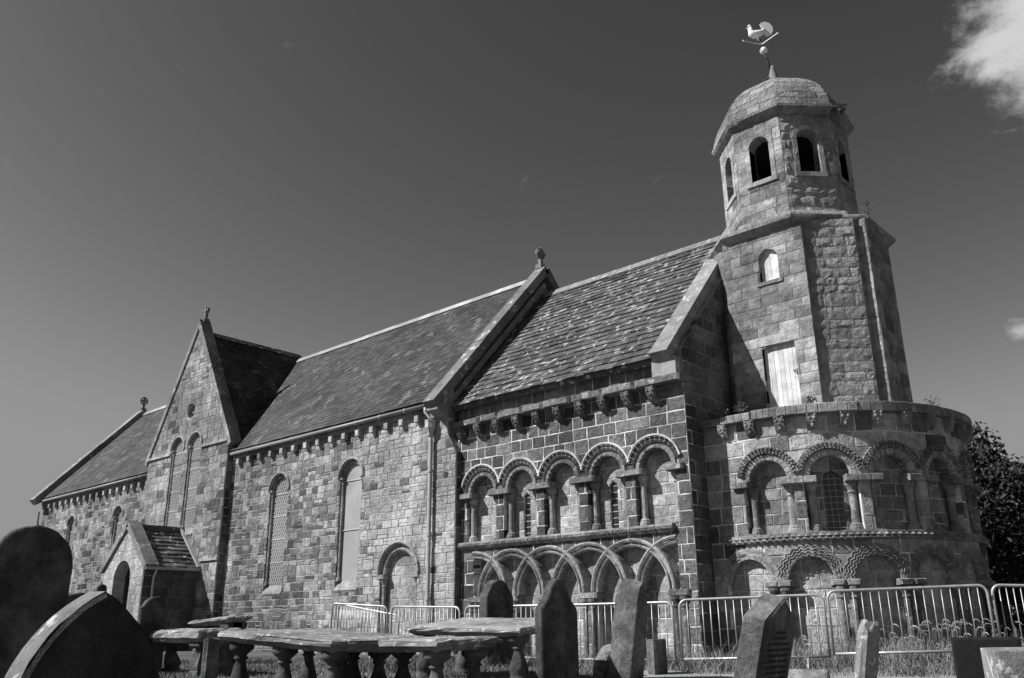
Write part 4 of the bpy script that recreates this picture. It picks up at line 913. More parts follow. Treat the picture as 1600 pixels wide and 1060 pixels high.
# --- porch
PX, PY = -26.06, 11.77; FP = Plane((0, PY, 0), X)
plo = lambda z: -27.33 if z < 1.75 else -27.33+(z-1.75)/0.88
pr = lay_wall('porch_wall', FP, plo, lambda z: 2*PX-plo(z), -0.9, 2.85, [Arch(-26.11, 0.53, -0.9, 1.40)], (0.22, 0.34), (0.25, 0.5), 0.012, depth=0.35, mat='sandstone_nave', mortar='mortar_nave', tint=(0.65, 0.95), seed=108)
ring(FP, -26.11, 1.40, [(0.53, -0.04), (0.535, 0.005), (0.80, 0.008), (0.805, -0.02)], -0.35, 11, pr, mat='sandstone_nave', tint=(0.6, 0.95), seed=290, gap=0.01)
lay_wall('porch_side_wall', Plane((2*PX+27.33, 0, 0), (0, 1, 0)), PY+0.03, YT, -0.9, 1.78, (), (0.26, 0.36), (0.4, 0.7), 0.01, depth=0.3, mat='sandstone_nave', mortar='mortar_dark', tint=(0.12, 0.35), seed=109)  # stone tint and mortar darkened to deepen the shade on this side
m = MB(); m.box(-27.33, -27.05, PY+0.01, YT, -0.9, 1.78, 0.5); obj('porch_west_wall', m, 'sandstone_nave', CH)
m = MB(); m.box(-26.75, -25.45, 12.9, 12.98, -0.9, 2.1, 0.5); pdoor = obj('porch_door', m, 'dark_wood', CH)
for k in range(6): m = MB(); m.box(-26.7+k*0.2, -26.51+k*0.2, 12.86, 12.9, -0.85, 2.0, R_.random()); obj('plank', m, 'dark_wood', pdoor)
for s in (-1, 1):
    E0 = Vector((PX+s*1.42, 0, 1.68)); B = Vector((PX, 0, 2.94)); d = B-E0; LP = d.length
    if s > 0:
        FPR = Plane((E0.x, 0, E0.z), (0, 1, 0), d); m = MB(); m.hexa([tuple(FPR(u, v, n)) for u, v, n in ((PY+0.1, 0, -0.1), (YT, 0, -0.1), (YT, LP, -0.1), (PY+0.1, LP, -0.1), (PY+0.1, 0, 0), (YT, 0, 0), (YT, LP, 0), (PY+0.1, LP, 0))], 0.3)
        lay_slates('porch_roof', FPR, PY+0.28, YT-0.02, LP, 0.21, (0.22, 0.4), 0.035, 'slate_big', (0.1, 0.6), 36, CH, m, wob=0.012, name_mat='slate_big')
    else:
        m = MB(); slab_along(m, (E0.x, 0, E0.z), (B.x, 0, B.z), (0, 1, 0), PY+0.1, YT, 0.05, 0.3, 0.1); obj('porch_roof_west', m, 'slate_big', CH)
    for k in range(3):
        a = Vector((PX+s*1.46, 0, 1.70)).lerp(Vector((PX, 0, 3.0)), k/3); b = Vector((PX+s*1.46, 0, 1.70)).lerp(Vector((PX, 0, 3.0)), (k+1)/3); m = MB(); slab_along(m, a, b, (0, 1, 0), PY-0.07, PY+0.32, 0.08, R_.uniform(0.35, 0.5), 0.1); obj('gable_coping', m, 'coping_stone', CH)
m = MB(); m.box(PX-0.12, PX+0.12, PY+0.3, YT, 2.88, 3.0, 0.3); obj('ridge_tile', m, 'slate_big', CH)
m = MB(); slab_along(m, (PX+1.45, 0, 1.72), (PX, 0, 3.02), (0, 1, 0), YT-0.1, YT-0.01, 0.05, 1.0, 0.0); obj('lead_flashing', m, 'ridge_lead', CH)
m = MB(); gx = PX+1.46; m.tube([(gx, PY-0.05, 1.66), (gx, YT, 1.66)], 0.045, 8, 0.8); m.tube([(gx, PY+0.3, 1.64), (gx-0.12, PY+0.28, 1.4), (gx-0.13, PY+0.28, -0.8)], 0.032, 8, 0.9); obj('porch_gutter', m, 'iron_grey', CH)

# ------------------------------------------------------------------ stones, voussoirs and slates: the 300 largest of a kind stand alone, the rest are joined
from collections import defaultdict
kinds = defaultdict(list)
for p in PIECES: kinds[p[0]].append(p)
REST = {'stone': 'stonework', 'voussoir': 'arch_stonework', 'slate': 'slating', 'small_slate': 'slating', 'billet': 'billet_moulding'}
for kd, lst in kinds.items():
    lst.sort(key=lambda p: -p[4]); lim = 300 if kd in ('stone', 'voussoir', 'slate') else 0; rest = defaultdict(MB)
    for i, (k_, par, mt_, mb, ar) in enumerate(lst):
        if i < lim and ar > 0: obj(kd, mb, mt_, par)
        else: rest[(par.name, mt_)].add(mb)
    for (pn, mt_), mb in rest.items(): obj(REST[kd], mb, mt_, bpy.data.objects[pn], kind='stuff')
#@@PART2
# ------------------------------------------------------------------ the ground
def sstep(x, a, b):
    t = min(1, max(0, (x-a)/(b-a))); return t*t*(3-2*t)
def gz(x, y):
    """ground height from eye level: rises a little towards the church, dips and swells slightly"""
    r = hypot(x, y); z = -0.82+0.22*sstep(r, 8.0, 14.5)
    return z+0.03*mnoise.noise(Vector((x*0.35, y*0.35, 1.7)))*(1 if r < 60 else 0)
m = MB()
xs = sorted(set([-900, -400, -200, -120, -80, -60]+[-45+i*0.75 for i in range(81)]+[25, 40, 80, 160, 400, 900])); ys = sorted(set([-900, -300, -100, -40, -15]+[-6+i*0.75 for i in range(61)]+[50, 65, 90, 140, 240, 500, 1200]))
pts = [(x, y, gz(x, y)) for y in ys for x in xs]; w = len(xs)
m.poly(pts, [(j*w+i, j*w+i+1, (j+1)*w+i+1, (j+1)*w+i) for j in range(len(ys)-1) for i in range(w-1)], 0.5)
obj('ground', m, 'turf', None, smooth=True, kind='structure')
def at(px, r):
    d = ray(px, 985); k = r/hypot(d.x, d.y); return d.x*k, d.y*k
def zat(px, py, r):
    d = ray(px, py); return d.z/hypot(d.x, d.y)*r
# a pale mown path along the railings
m = MB(); P = []; K = 40
for i in range(K+1):
    px = 980+(1900-980)*i/K
    for rr in (13.0+0.1*sin(i*0.9)+0.06*sin(i*2.3), 11.8, 10.0, 8.2):
        x, y = at(px, rr); P.append((x, y, gz(x, y)+0.012))
m.poly(P, [(i*4+j+1, i*4+j, i*4+j+4, i*4+j+5) for i in range(K) for j in range(3)], 0.5)
obj('path', m, 'path_gravel', None, smooth=True, kind='structure')

# ------------------------------------------------------------------ headstones
def hs_outline(shape, w, h):
    a = w/2
    if shape == 'round': return [(-a, 0), (a, 0), (a, h-a)]+[(a*cos(pi*k/18), h-a+a*sin(pi*k/18)) for k in range(1, 18)]+[(-a, h-a)]
    if shape == 'gothic':
        R = w*0.92; zc = h-sqrt(R*R-(R-a)**2); t1 = math.acos((R-a)/R); n = 12
        rgt = [(a-R+R*cos(t1*k/n), zc+R*sin(t1*k/n)) for k in range(n+1)]
        return [(-a, 0), (a, 0)]+rgt+[(-x, z) for x, z in rgt[::-1][1:]]
    if shape == 'ogee':
        q = [(a, 0), (a, h-0.34), (a*0.97, h-0.30), (a*0.86, h-0.265), (a*0.66, h-0.215), (a*0.52, h-0.15), (a*0.42, h-0.08), (a*0.26, h-0.025), (a*0.1, h)]
        return [(-a, 0)]+q+[(-x, z) for x, z in q[::-1][:-1]]
    if shape == 'clipped':
        q = [(a, 0), (a, h-0.26), (a*0.9, h-0.2), (a*0.62, h-0.1), (a*0.58, h-0.06), (a*0.2, h), ]
        return [(-a, 0)]+q+[(-x, z) for x, z in q[::-1][:-1]]
    if shape == 'gable': return [(-a, 0), (a, 0), (a, h-a*0.62), (0, h), (-a, h-a*0.62)]
    if shape == 'lowgable': return [(-a, 0), (a, 0), (a, h-0.1), (0, h), (-a, h-0.1)]
    if shape == 'scroll':
        q = [(-a, 0), (a, 0), (a, h-0.2), (a*0.7, h-0.05), (a*0.3, h), (-a*0.2, h-0.01), (-a*0.6, h-0.06), (-a*0.8, h-0.13), (-a, h-0.16)]; return q
    if shape == 'broken': return [(-a, 0), (a, 0), (a, h-0.08), (a*0.7, h-0.02), (a*0.1, h-0.05), (-a*0.3, h), (-a*0.8, h-0.06), (-a, h-0.1)]
    if shape == 'spire': return [(-a*1.1, 0), (a*1.1, 0), (a*0.95, h-0.3), (a*0.55, h-0.1), (0, h), (-a*0.5, h-0.08), (-a*0.92, h-0.24)]
    return [(-a, 0), (a, 0), (a, h), (-a, h)]
def headstone(label, px, r, w, t, ytop, shape, rot=0, lean=(0, 0), tint=0.5, mat='headstone_grey', jag=0.0, name='headstone'):
    """broad face looks east (towards +x), the thin south side catches the sun"""
    x, y = at(px, r); zt = zat(px, ytop, r); zg = gz(x, y)-0.08; h = zt-zg; rng = random.Random(int(px*7+r*10))
    ol = hs_outline(shape, w, h); k = len(ol); m = MB(); c = 0.014; cx, cz = 0, h*0.5
    def rg(xx, s): return [(xx, u*(1-s/(w*0.5)), z if z < 0.01 else cz+(z-cz)*(1-s/(h*0.5))) for u, z in ol]
    rows = [rg(-t/2, c), rg(-t/2+c, 0), rg(0, -jag*0.5), rg(t/2-c, 0), rg(t/2, c)]
    pts = [p for row in rows for p in row]
    if jag: pts = [(a+rng.uniform(-jag, jag)*0.4, b+rng.uniform(-jag, jag), q+(rng.uniform(-jag, jag) if q > 0.05 else 0)) for a, b, q in pts]
    fs = [(i*k+j, i*k+(j+1) % k, (i+1)*k+(j+1) % k, (i+1)*k+j) for i in range(4) for j in range(k)]+[tuple(range(k))[::-1], tuple(range(4*k, 5*k))]
    m.poly(pts, fs, tint)
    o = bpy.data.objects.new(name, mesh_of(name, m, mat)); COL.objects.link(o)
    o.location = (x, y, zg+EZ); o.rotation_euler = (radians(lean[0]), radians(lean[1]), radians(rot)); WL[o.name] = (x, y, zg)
    return tag(o, label, 'headstone', 'headstones in the churchyard'), h
G = {}
G['round'], h1 = headstone('large dark round-topped headstone cut off by the left edge of the picture', 30, 8.6, 0.66, 0.14, 821, 'round', 0, tint=0.25, jag=0.004)
m = MB(); a = 0.27; P = [(0.07+0.003, a*cos(pi*k/20), h1-0.33+a*sin(pi*k/20)) for k in range(21)]; m.tube(P, 0.006, 5, 0.25); part('carved_border', m, 'headstone_grey', G['round'])
G['gothic'], h2 = headstone('pointed gothic headstone in the near left corner with sunlit lichen edge', 141, 3.2, 0.50, 0.115, 926, 'gothic', 6, (0, 1), tint=0.08)
ol = hs_outline('gothic', 0.50, h2); m = MB(); k0 = [i for i, (u, z) in enumerate(ol) if z > 0.05]; R3 = random.Random(9); P = []
for i in k0:
    u, z = ol[i]; q = 1.003; P += [(-0.054, u*q, z+0.003), (0.0, u*q+R3.uniform(-.004, .004), z+0.003+R3.uniform(0, .006)), (0.042, u*q+R3.uniform(-.003, .003), z+0.003)]
m.poly(P, [(3*i+j, 3*i+j+1, 3*i+j+4, 3*i+j+3) for i in range(len(k0)-1) for j in range(2)], 0.5); part('weathered_edge', m, 'headstone_lichen', G['gothic'], label='sunlit edge blotched with white lichen')
headstone('low dark gabled headstone half hidden between the two big stones at left', 116, 12.5, 0.95, 0.15, 926, 'lowgable', 0, tint=0.2)
headstone('small dark rounded headstone top just left of the porch corner', 149, 20.0, 0.2, 0.12, 913, 'round', 0, tint=0.2)
headstone('dark scroll-topped headstone against the shaded porch wall, its edge sunlit', 236, 14.5, 0.42, 0.10, 932, 'scroll', 0, (0, 0), tint=0.15)
headstone('plain narrow stone standing under the left end of the lichened table tomb', 333, 12.4, 0.19, 0.10, 998, 'block', 0, (0, 0), tint=0.5, jag=0.012)
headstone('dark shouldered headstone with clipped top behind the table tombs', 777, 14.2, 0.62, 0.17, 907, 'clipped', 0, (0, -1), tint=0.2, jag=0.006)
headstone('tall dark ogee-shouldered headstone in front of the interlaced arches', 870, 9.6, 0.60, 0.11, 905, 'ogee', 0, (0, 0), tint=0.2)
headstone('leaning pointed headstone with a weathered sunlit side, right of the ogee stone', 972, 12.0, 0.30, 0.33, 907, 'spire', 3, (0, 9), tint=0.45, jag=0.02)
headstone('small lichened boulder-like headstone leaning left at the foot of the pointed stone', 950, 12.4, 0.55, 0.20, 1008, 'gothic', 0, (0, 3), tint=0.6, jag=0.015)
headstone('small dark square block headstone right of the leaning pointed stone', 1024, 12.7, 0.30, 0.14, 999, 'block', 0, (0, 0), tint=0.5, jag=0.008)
G['gable'], h6 = headstone('big leaning gable-topped headstone with rows of dark lettering', 1150, 6.6, 0.50, 0.17, 922, 'gable', 2, (0, 16), tint=0.58)
rng = random.Random(4); m = MB(); z = h6-0.24; row = 0
while z > 0.25:
    half = 0.185*min(1, 0.4+row*0.22); u = -half+rng.uniform(0, .02)
    while u < half:
        wd = rng.uniform(0.012, 0.05); m.box(0.0855, 0.088, u, min(u+wd, half), z, z+rng.uniform(0.014, 0.02), 0.5); u += wd+rng.uniform(0.008, 0.02)
    z -= 0.038; row += 1
part('inscription', m, 'letter_dark', G['gable'], label='worn rows of dark lettering too small to read')['kind'] = 'stuff'
headstone('thin jagged lichen-spotted headstone seen edge on beside the railings', 1328, 9.0, 0.28, 0.11, 966, 'broken', 0, (0, 12), tint=0.4, jag=0.018, mat='tomb_stone')
G['box'], h8 = headstone('broad dark square headstone near the bottom right corner', 1536, 6.7, 0.40, 0.14, 996, 'block', -72, (0, 0), tint=0.4, mat='granite_black')
headstone('pale lichened stone at the bottom right edge, in full sun', 1592, 5.6, 0.34, 0.3, 1014, 'block', -62, (0, 0), tint=0.95, mat='tomb_stone', jag=0.008)
headstone('low flat-topped stone lying beside the lettered headstone', 1248, 8.3, 0.35, 0.42, 1046, 'lowgable', 20, (0, 0), tint=0.7)

# ------------------------------------------------------------------ table tombs
def table_tomb(label, SE, L, Wd, ztop, th, tilt, style, rot=0, legs=6, tint=0.6, skip=()):
    """slab on balusters; SE is the slab's south-east top corner, tilt = (rise towards west, rise towards north)"""
    cx, cy = SE[0]-L/2, SE[1]+Wd/2; zg = gz(cx, cy)
    t = thing('table_tomb', (cx, cy, zg), label, 'table tomb', 'table tombs in the churchyard', radians(rot))
    rng = random.Random(int(L*100+cx*10)); H = ztop-zg
    def zt(x, y): return H+tilt[0]*(L/2-x)/L+tilt[1]*(y+Wd/2)/Wd
    prof = [(0.10, -th-0.05), (0.05, -th-0.02), (0.045, -th), (0.0, -th*0.82), (0.0, -th*0.4), (0.018, -th*0.36), (0.018, -th*0.2), (0.06, 0.0)]
    m = MB(); K = 10; rings = []
    for ins, dz in prof:
        rg = []
        c = [(-L/2+ins, -Wd/2+ins), (L/2-ins, -Wd/2+ins), (L/2-ins, Wd/2-ins), (-L/2+ins, Wd/2-ins)]
        for i in range(4):
            (x0, y0), (x1, y1) = c[i], c[(i+1) % 4]
            for j in range(K):
                x = x0+(x1-x0)*j/K; y = y0+(y1-y0)*j/K; q = 0.012 if dz > -th*0.9 else 0.004
                rg.append((x+rng.uniform(-q, q), y+rng.uniform(-q, q), zt(x, y)+dz+rng.uniform(-q, q)*0.6))
        rings.append(rg)
    k = 4*K; pts = [p for rg in rings for p in rg]
    m.poly(pts, [(i*k+j, i*k+(j+1) % k, (i+1)*k+(j+1) % k, (i+1)*k+j) for i in range(len(prof)-1) for j in range(k)]+[tuple(range(k))[::-1], tuple(range((len(prof)-1)*k, len(prof)*k))], tint)
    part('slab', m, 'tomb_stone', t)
    for i, (fx, fy) in enumerate([(sx, sy) for sx in ((-1, 0, 1) if legs == 6 else (-1, 1)) for sy in (-1, 1)]):
        if i in skip: continue
        x, y = fx*(L/2-0.2), fy*(Wd/2-0.2); h = zt(x, y)-th-0.035; m = MB(); b = 0.02
        sc_ = h/0.56
        pr = [(0.115, -0.1), (0.115, 0.06), (0.10, 0.075), (0.108, 0.10), (0.118, 0.15), (0.112, 0.20), (0.085, 0.27), (0.062, 0.34), (0.055, 0.385), (0.075, 0.395), (0.078, 0.41), (0.06, 0.42), (0.07, 0.44), (0.115, 0.475), (0.135, 0.49), (0.135, 0.56)]
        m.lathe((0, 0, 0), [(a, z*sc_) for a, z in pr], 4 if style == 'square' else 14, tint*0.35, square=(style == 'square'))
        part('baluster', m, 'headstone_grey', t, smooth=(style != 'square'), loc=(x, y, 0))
    return t
def tt(px, r): return at(px, r)
table_tomb('lichen-blotched table tomb on fat round balusters, nearest of the tombs', tt(518, 9.0), 2.1, 1.3, -0.118, 0.075, (0.10, 0.02), 'vase', 0, tint=0.5)
table_tomb('table tomb with moulded edges tucked behind the lichened one, left of the ogee headstone', tt(682, 8.7), 1.9, 0.92, -0.115, 0.07, (-0.02, 0.02), 'vase', 0, legs=4, tint=0.75)
table_tomb('wide table tomb farther back whose top tilts to the sun', tt(812, 11.0), 2.1, 1.15, -0.02, 0.07, (0.03, 0.12), 'vase', 0, legs=4, tint=0.7)
table_tomb('table tomb on square balusters right of the pointed gothic headstone', tt(310, 13.2), 1.9, 0.72, -0.01, 0.13, (0.0, 0.02), 'square', 0, legs=4, tint=0.75)
table_tomb('small high table tomb under the shaded transept corner', tt(354, 16.6), 1.35, 0.5, 0.21, 0.07, (-0.07, 0.02), 'square', 0, legs=4, tint=0.7)

# ------------------------------------------------------------------ railings: crowd barriers
BAR = {}
def barrier(label, a, b, Hf=0.86, bars=17, low=0.0):
    """a, b: (px, py of the top rail, distance) of the two ends"""
    xa, ya = at(a[0], a[2]); xb, yb = at(b[0], b[2]); za, zb = zat(*a), zat(*b); L = hypot(xb-xa, yb-ya)
    t = thing('crowd_barrier', (xa, ya, za-Hf), label, 'barrier', 'crowd barriers along the church', math.atan2(yb-ya, xb-xa))
    sl = (zb-za)/L; Rr = 0.11; pts = []
    def q(x, z): return (x, 0, z+sl*x)
    pts = [q(0, 0.0), q(0, Hf-Rr)]+[q(Rr-Rr*cos(pi/2*k/5), Hf-Rr+Rr*sin(pi/2*k/5)) for k in range(1, 6)]+[q(L-Rr+Rr*sin(pi/2*k/5), Hf-Rr+Rr*cos(pi/2*k/5)) for k in range(0, 6)]+[q(L, 0.0)]
    m = MB(); m.tube(pts, 0.019, 8, 0.7); part('frame', m, 'galvanised', t, smooth=True)
    m = MB(); m.tube([q(0.015, 0.02), q(L-0.015, 0.02)], 0.018, 8, 0.7); part('bottom_rail', m, 'galvanised', t, smooth=True)
    if 'bar' not in BAR: mm = MB(); mm.tube([(0, 0, 0.02), (0, 0, Hf)], 0.0075, 6, 0.6); BAR['bar'] = mesh_of('bar', mm, 'galvanised', True)
    for k in range(bars):
        x = L*(k+1)/(bars+1); o = bpy.data.objects.new('bar', BAR['bar']); COL.objects.link(o); o.parent = t; o.location = (x, 0, sl*x)
    for fx in (0.14, 0.86):
        x = L*fx; c, s = (xb-xa)/L, (yb-ya)/L; wx, wy = xa+c*x, ya+s*x
        zf = gz(wx+s*0.3, wy-c*0.3)-(za-Hf); zf2 = gz(wx-s*0.3, wy+c*0.3)-(za-Hf); zz_ = 0.02+sl*x; m = MB(); m.tube([(x, -0.30, min(zf+0.01, zz_-.05)), (x, -0.17, zz_-0.055), (x, 0, zz_-0.02), (x, 0.17, zz_-0.055), (x, 0.30, min(zf2+0.01, zz_-.05))], 0.017, 6, 0.7); part('foot', m, 'galvanised', t, smooth=True)
    m = MB(); m.tube([q(L, Hf*0.62), (L+0.05, 0, Hf*0.62+sl*L), (L+0.05, 0, Hf*0.55+sl*L)], 0.008, 6, 0.7); part('hook', m, 'galvanised', t)
    return t
barrier('leftmost upright crowd barrier in front of the nave window', (517, 943, 19.0), (604, 948, 18.1))
barrier('crowd barrier sloping down behind the leftmost one, by the blocked doorway', (527, 944, 19.9), (622, 962, 18.9))
barrier('crowd barrier in front of the rainwater pipe and blocked doorway', (611, 948, 18.0), (718, 949, 16.6))
barrier('crowd barrier behind the clipped headstone, left part of the chancel', (727, 948, 16.5), (862, 946, 15.2))
barrier('crowd barrier behind the leaning pointed headstone', (868, 946, 15.1), (1053, 941, 14.1))
barrier('crowd barrier between chancel corner and apse, behind the lettered headstone', (1064, 938, 13.9), (1292, 929, 13.7))
barrier('crowd barrier across the round apse with tall grass behind it', (1299, 924, 13.6), (1553, 914, 13.9))
barrier('crowd barrier cut off by the right edge of the picture', (1561, 914, 14.0), (1770, 918, 14.6))

# ------------------------------------------------------------------ grass and weeds
def blades(name, specs, mat, label, cat=None, seed=1):
    """specs: (x, y, z, height, width, lean, tint) single-triangle pairs"""
    n = len(specs); v = np.zeros((n*5, 3), dtype=np.float32); rng = np.random.default_rng(seed); sp = np.array(specs, dtype=np.float64)
    a = rng.uniform(0, 2*pi, n); c, s = np.cos(a), np.sin(a); b = rng.uniform(0, 2*pi, n); lx, ly = np.cos(b)*sp[:, 5], np.sin(b)*sp[:, 5]; h = sp[:, 3]; w = sp[:, 4]/2
    for i, (k, wd, hh, ln) in enumerate(((0, -1, 0, 0), (1, 1, 0, 0), (2, -0.7, 0.6, 0.4), (3, 0.7, 0.6, 0.4), (4, 0, 1, 1.0))):
        v[k::5, 0] = sp[:, 0]+c*w*wd+lx*h*ln; v[k::5, 1] = sp[:, 1]+s*w*wd+ly*h*ln; v[k::5, 2] = sp[:, 2]+h*hh
    me = bpy.data.meshes.new(name); base = np.arange(n)*5
    faces = np.stack([base, base+1, base+3, base, base+3, base+2, base+2, base+3, base+4], 1).reshape(-1, 3)
    me.vertices.add(n*5); me.vertices.foreach_set('co', v.ravel()); me.loops.add(len(faces)*3); me.loops.foreach_set('vertex_index', faces.ravel().astype(np.int32))
    me.polygons.add(len(faces)); me.polygons.foreach_set('loop_start', np.arange(len(faces), dtype=np.int32)*3); me.update(calc_edges=True)
    at_ = me.attributes.new('tint', 'FLOAT', 'FACE'); at_.data.foreach_set('value', np.repeat(sp[:, 6], 3).astype(np.float32))
    me.materials.append(MAT[mat]); o = bpy.data.objects.new(name, me); COL.objects.link(o); o.location = (0, 0, EZ)
    if label: o['label'] = label
    return o
rng = random.Random(77); sp = []
def inside(x, y):
    return (y > 13.55 and x < -8.0) or (y > 11.7 and -27.4 < x < -24.6) or hypot(x-XA, y-YR) < RA+0.02
while len(sp) < 60000:
    px = rng.uniform(-60, 1680); r = 7.5+12*rng.random()**0.8
    x, y = at(px, r)
    if inside(x, y): continue
    if 985 < px and r < 12.95 and rng.random() < 0.94: continue
    n1 = mnoise.noise(Vector((x*1.2, y*1.2, 3.3)))
    sp.append((x, y, gz(x, y)-0.01, rng.uniform(0.03, 0.07)*(1+n1*0.6), rng.uniform(0.006, 0.013), rng.uniform(0.1, 0.8), min(1, max(0, rng.uniform(0.2, 0.9)+n1*0.3))))
o = blades('grass', sp, 'grass_blade', 'short mown churchyard grass', seed=2); o['kind'] = 'stuff'
sp = []
while len(sp) < 9000:                       # rank grass under the railings and along the wall foot
    px = rng.uniform(560, 1680); lo = 12.6 if px > 1050 else 13.2; r = lo+4.2*rng.random()
    x, y = at(px, r)
    if inside(x, y): continue
    n1 = mnoise.noise(Vector((x*1.6, y*1.6, 8.1))); dens = 0.25+0.75*sstep(n1, -0.2, 0.35)
    if px < 1040 and rng.random() < 0.6: continue
    if rng.random() > dens: continue
    sp.append((x, y, gz(x, y)-0.02, rng.uniform(0.1, 0.26)*(0.8+0.6*max(0, n1)), rng.uniform(0.008, 0.016), rng.uniform(0.3, 1.2), rng.uniform(0.1, 0.9)))
o = blades('rank_grass', sp, 'grass_blade', 'rank grass and weeds along the foot of the church', seed=3); o['kind'] = 'stuff'
sp = []
while len(sp) < 2200:
    px = rng.gauss(1430, 130); r = rng.uniform(13.9, 14.8); x, y = at(px, r)
    if inside(x, y): continue
    sp.append((x, y, gz(x, y)-0.02, rng.uniform(0.2, 0.5), rng.uniform(0.006, 0.011), rng.uniform(0.2, 0.7), rng.uniform(0.3, 1.0)))
o = blades('meadow_grass', sp, 'straw_blade', 'tall thin dry grass in front of the apse', seed=5); o['kind'] = 'stuff'
m = MB(); k = 0
while k < 110:                                # drooping seed heads against the apse
    px = rng.gauss(1470, 75) if k < 65 else rng.uniform(1180, 1640); r = rng.uniform(14.05, 14.75); x, y = at(px, r)
    if hypot(x-XA, y-YR) < RA+0.1 or (y > 13.6 and x < -8.1): continue
    h = rng.uniform(0.22, 0.66)*(1 if abs(px-1480) < 120 else 0.7); a = rng.uniform(-0.5, 0.6); z = gz(x, y); k_ = rng.uniform(0.06, 0.13); dx, dy = cos(a)*k_, sin(a)*k_; t = rng.uniform(0.3, 1)
    m.tube([(x, y, z), (x+dx*0.25, y+dy*0.25, z+h*0.6), (x+dx*0.6, y+dy*0.6, z+h*0.92)], 0.0035, 3, t*0.7, False)
    m.tube([(x+dx*0.6, y+dy*0.6, z+h*0.92), (x+dx*0.9, y+dy*0.9, z+h), (x+dx*1.35, y+dy*1.35, z+h*0.99), (x+dx*1.7, y+dy*1.7, z+h*0.93)], [0.003, 0.0085, 0.008, 0.002], 5, t, False); k += 1
o = obj('seeding_grass', m, 'straw_blade', None, label='tall grass with drooping pale seed heads before the apse', kind='stuff')
def leaf_cloud(pts, size, rng, tint=(0.1, 0.9), up=0.0):
    n = len(pts); m = MB()
    for p in pts:
        d = Vector((rng.gauss(0, 1), rng.gauss(0, 1), rng.gauss(0, 1)+up)).normalized(); e = d.orthogonal().normalized(); s = size*rng.uniform(0.6, 1.3)
        e = (e*cos(q_ := rng.uniform(0, 6.28))+d.cross(e)*sin(q_)); f = d.cross(e); p = Vector(p)
        m.poly([p-e*s*0.5, p+f*s*0.28+d*s*0.08, p+e*s*0.6, p-f*s*0.28+d*s*0.08], [(0, 1, 2), (0, 2, 3)], rng.uniform(*tint))
    return m
# weeds rooted on the church, and a small bush among the tombs
def weed(label, p, n, rad, size, mat='leaf_weed', stem=True, name='weed', seed=1, tall=1.0):
    rng = random.Random(seed); p = Vector(p); t = thing(name, p, label, 'plant', 'plants growing on and around the church')
    m = MB()
    for k in range(max(5, n//10)):
        a = rng.uniform(0, 6.28); b = rng.uniform(0.2, 1.0); e = Vector((cos(a)*rad*b, sin(a)*rad*b, rad*tall*rng.uniform(0.5, 1.3))); m.tube([(0, 0, -0.03), e*0.5+Vector((0, 0, rad*0.15)), e], [0.005, 0.004, 0.002], 4, 0.4, False)
    part('stem', m, mat, t)
    pts = []
    for k in range(n): d = Vector((rng.gauss(0, 1), rng.gauss(0, 1), rng.gauss(0, 1))).normalized()*rad*rng.random()**0.4; pts.append((d.x, d.y, d.z*tall*0.7+rad*0.7*tall))
    part('foliage', leaf_cloud(pts, size, rng), mat, t); return t
weed('dark leafy bush growing under the lichened table tomb', (*tt(590, 9.3), -0.83), 420, 0.27, 0.06, 'leaf_dark', seed=1, name='bush')
weed('weeds sprouting on the apse cornice beside the chancel gable', FA(-0.45, 3.68, 0.05), 90, 0.13, 0.05, seed=2)
weed('weeds on the apse cornice left of the white tower door', FA(-0.08, 3.68, 0.05), 110, 0.15, 0.05, seed=3)
weed('weeds on the apse cornice below the right edge of the white door', FA(dg(24), 3.68, 0.03), 70, 0.11, 0.045, seed=4)
weed('wispy weed on the far right of the apse cornice', FA(dg(72), 3.68, 0.0), 60, 0.15, 0.035, seed=5)
F2 = OctFace(TX, TY, pi/2, lambda z: 1.42)
weed('weed hanging from the belfry cornice, right side', F2(-0.5, 10.42, 0.05), 90, 0.14, 0.05, seed=6)
weed('dark weed growing out of the dome edge above the belfry cornice', F2(-0.15, 10.6, 0.06), 110, 0.17, 0.05, seed=7)
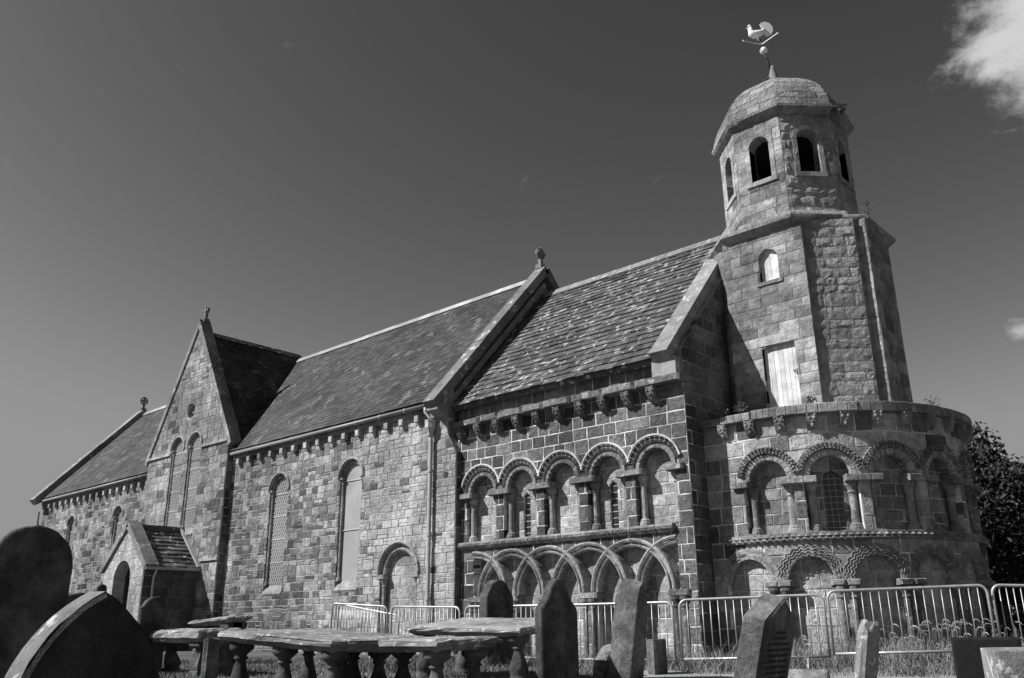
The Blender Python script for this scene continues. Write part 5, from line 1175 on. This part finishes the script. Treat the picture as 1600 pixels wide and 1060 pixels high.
weed('thin weed on the tower string course at right', OctFace(TX, TY, pi/2, lambda z: 1.9)(-0.75, 7.8, 0.0), 60, 0.16, 0.035, seed=8, tall=1.3)
weed('mossy weed at the foot of the weathervane on the dome', (TX+0.05, TY-0.42, 11.93), 110, 0.13, 0.045, seed=9, tall=0.6)

# ------------------------------------------------------------------ trees beyond the apse
def tree(label, px, r, ztop, rad, seed, n=9000):
    rng = random.Random(seed); x, y = at(px, r); zg = gz(x, y); t = thing('tree', (x, y, zg), label, 'tree', 'trees beyond the apse'); H = ztop-zg
    m = MB(); m.tube([(0, 0, -0.2), (0.05, 0, H*0.25), (0.0, 0.1, H*0.55), (0.1, 0.0, H*0.85)], [0.26, 0.2, 0.13, 0.04], 9, 0.4); part('trunk', m, 'bark', t, smooth=True)
    clumps = []; lim = MB()
    for k in range(34):
        d = Vector((rng.gauss(0, 1), rng.gauss(0, 1), rng.gauss(0, 0.9))).normalized(); q = rng.uniform(0.55, 0.95)
        c = Vector((d.x*rad*q, d.y*rad*q, H*0.53+d.z*H*0.42*q)); cr = rng.uniform(0.5, 1.0)*rad*0.36; clumps.append((c, cr))
        if k % 3 == 0: lim.tube([(0.02, 0.02, H*0.3+abs(d.z)*H*0.1), c*0.55+Vector((0, 0, H*0.18)), c], [0.08, 0.05, 0.015], 5, 0.4, False)
    part('limb', lim, 'bark', t)
    pts = []
    while len(pts) < n:
        c, cr = rng.choice(clumps); d = Vector((rng.gauss(0, 1), rng.gauss(0, 1), rng.gauss(0, 1))).normalized(); p = c+d*cr*rng.random()**0.38
        if p.z > 0.35: pts.append(tuple(p))
    part('crown', leaf_cloud(pts, 0.14, rng, (0.0, 1.0), 0.3), 'leaf_dark', t); return t
tree('dark leafy tree right behind the apse, its crown against the sky', 1566, 26, 4.95, 2.7, 21, 24000)
tree('dark tree cut off by the right edge of the picture', 1665, 28, 4.8, 3.3, 22, 20000)
tree('low dark tree filling the gap between apse and right-hand tree', 1600, 34, 4.2, 3.4, 23, 15000)
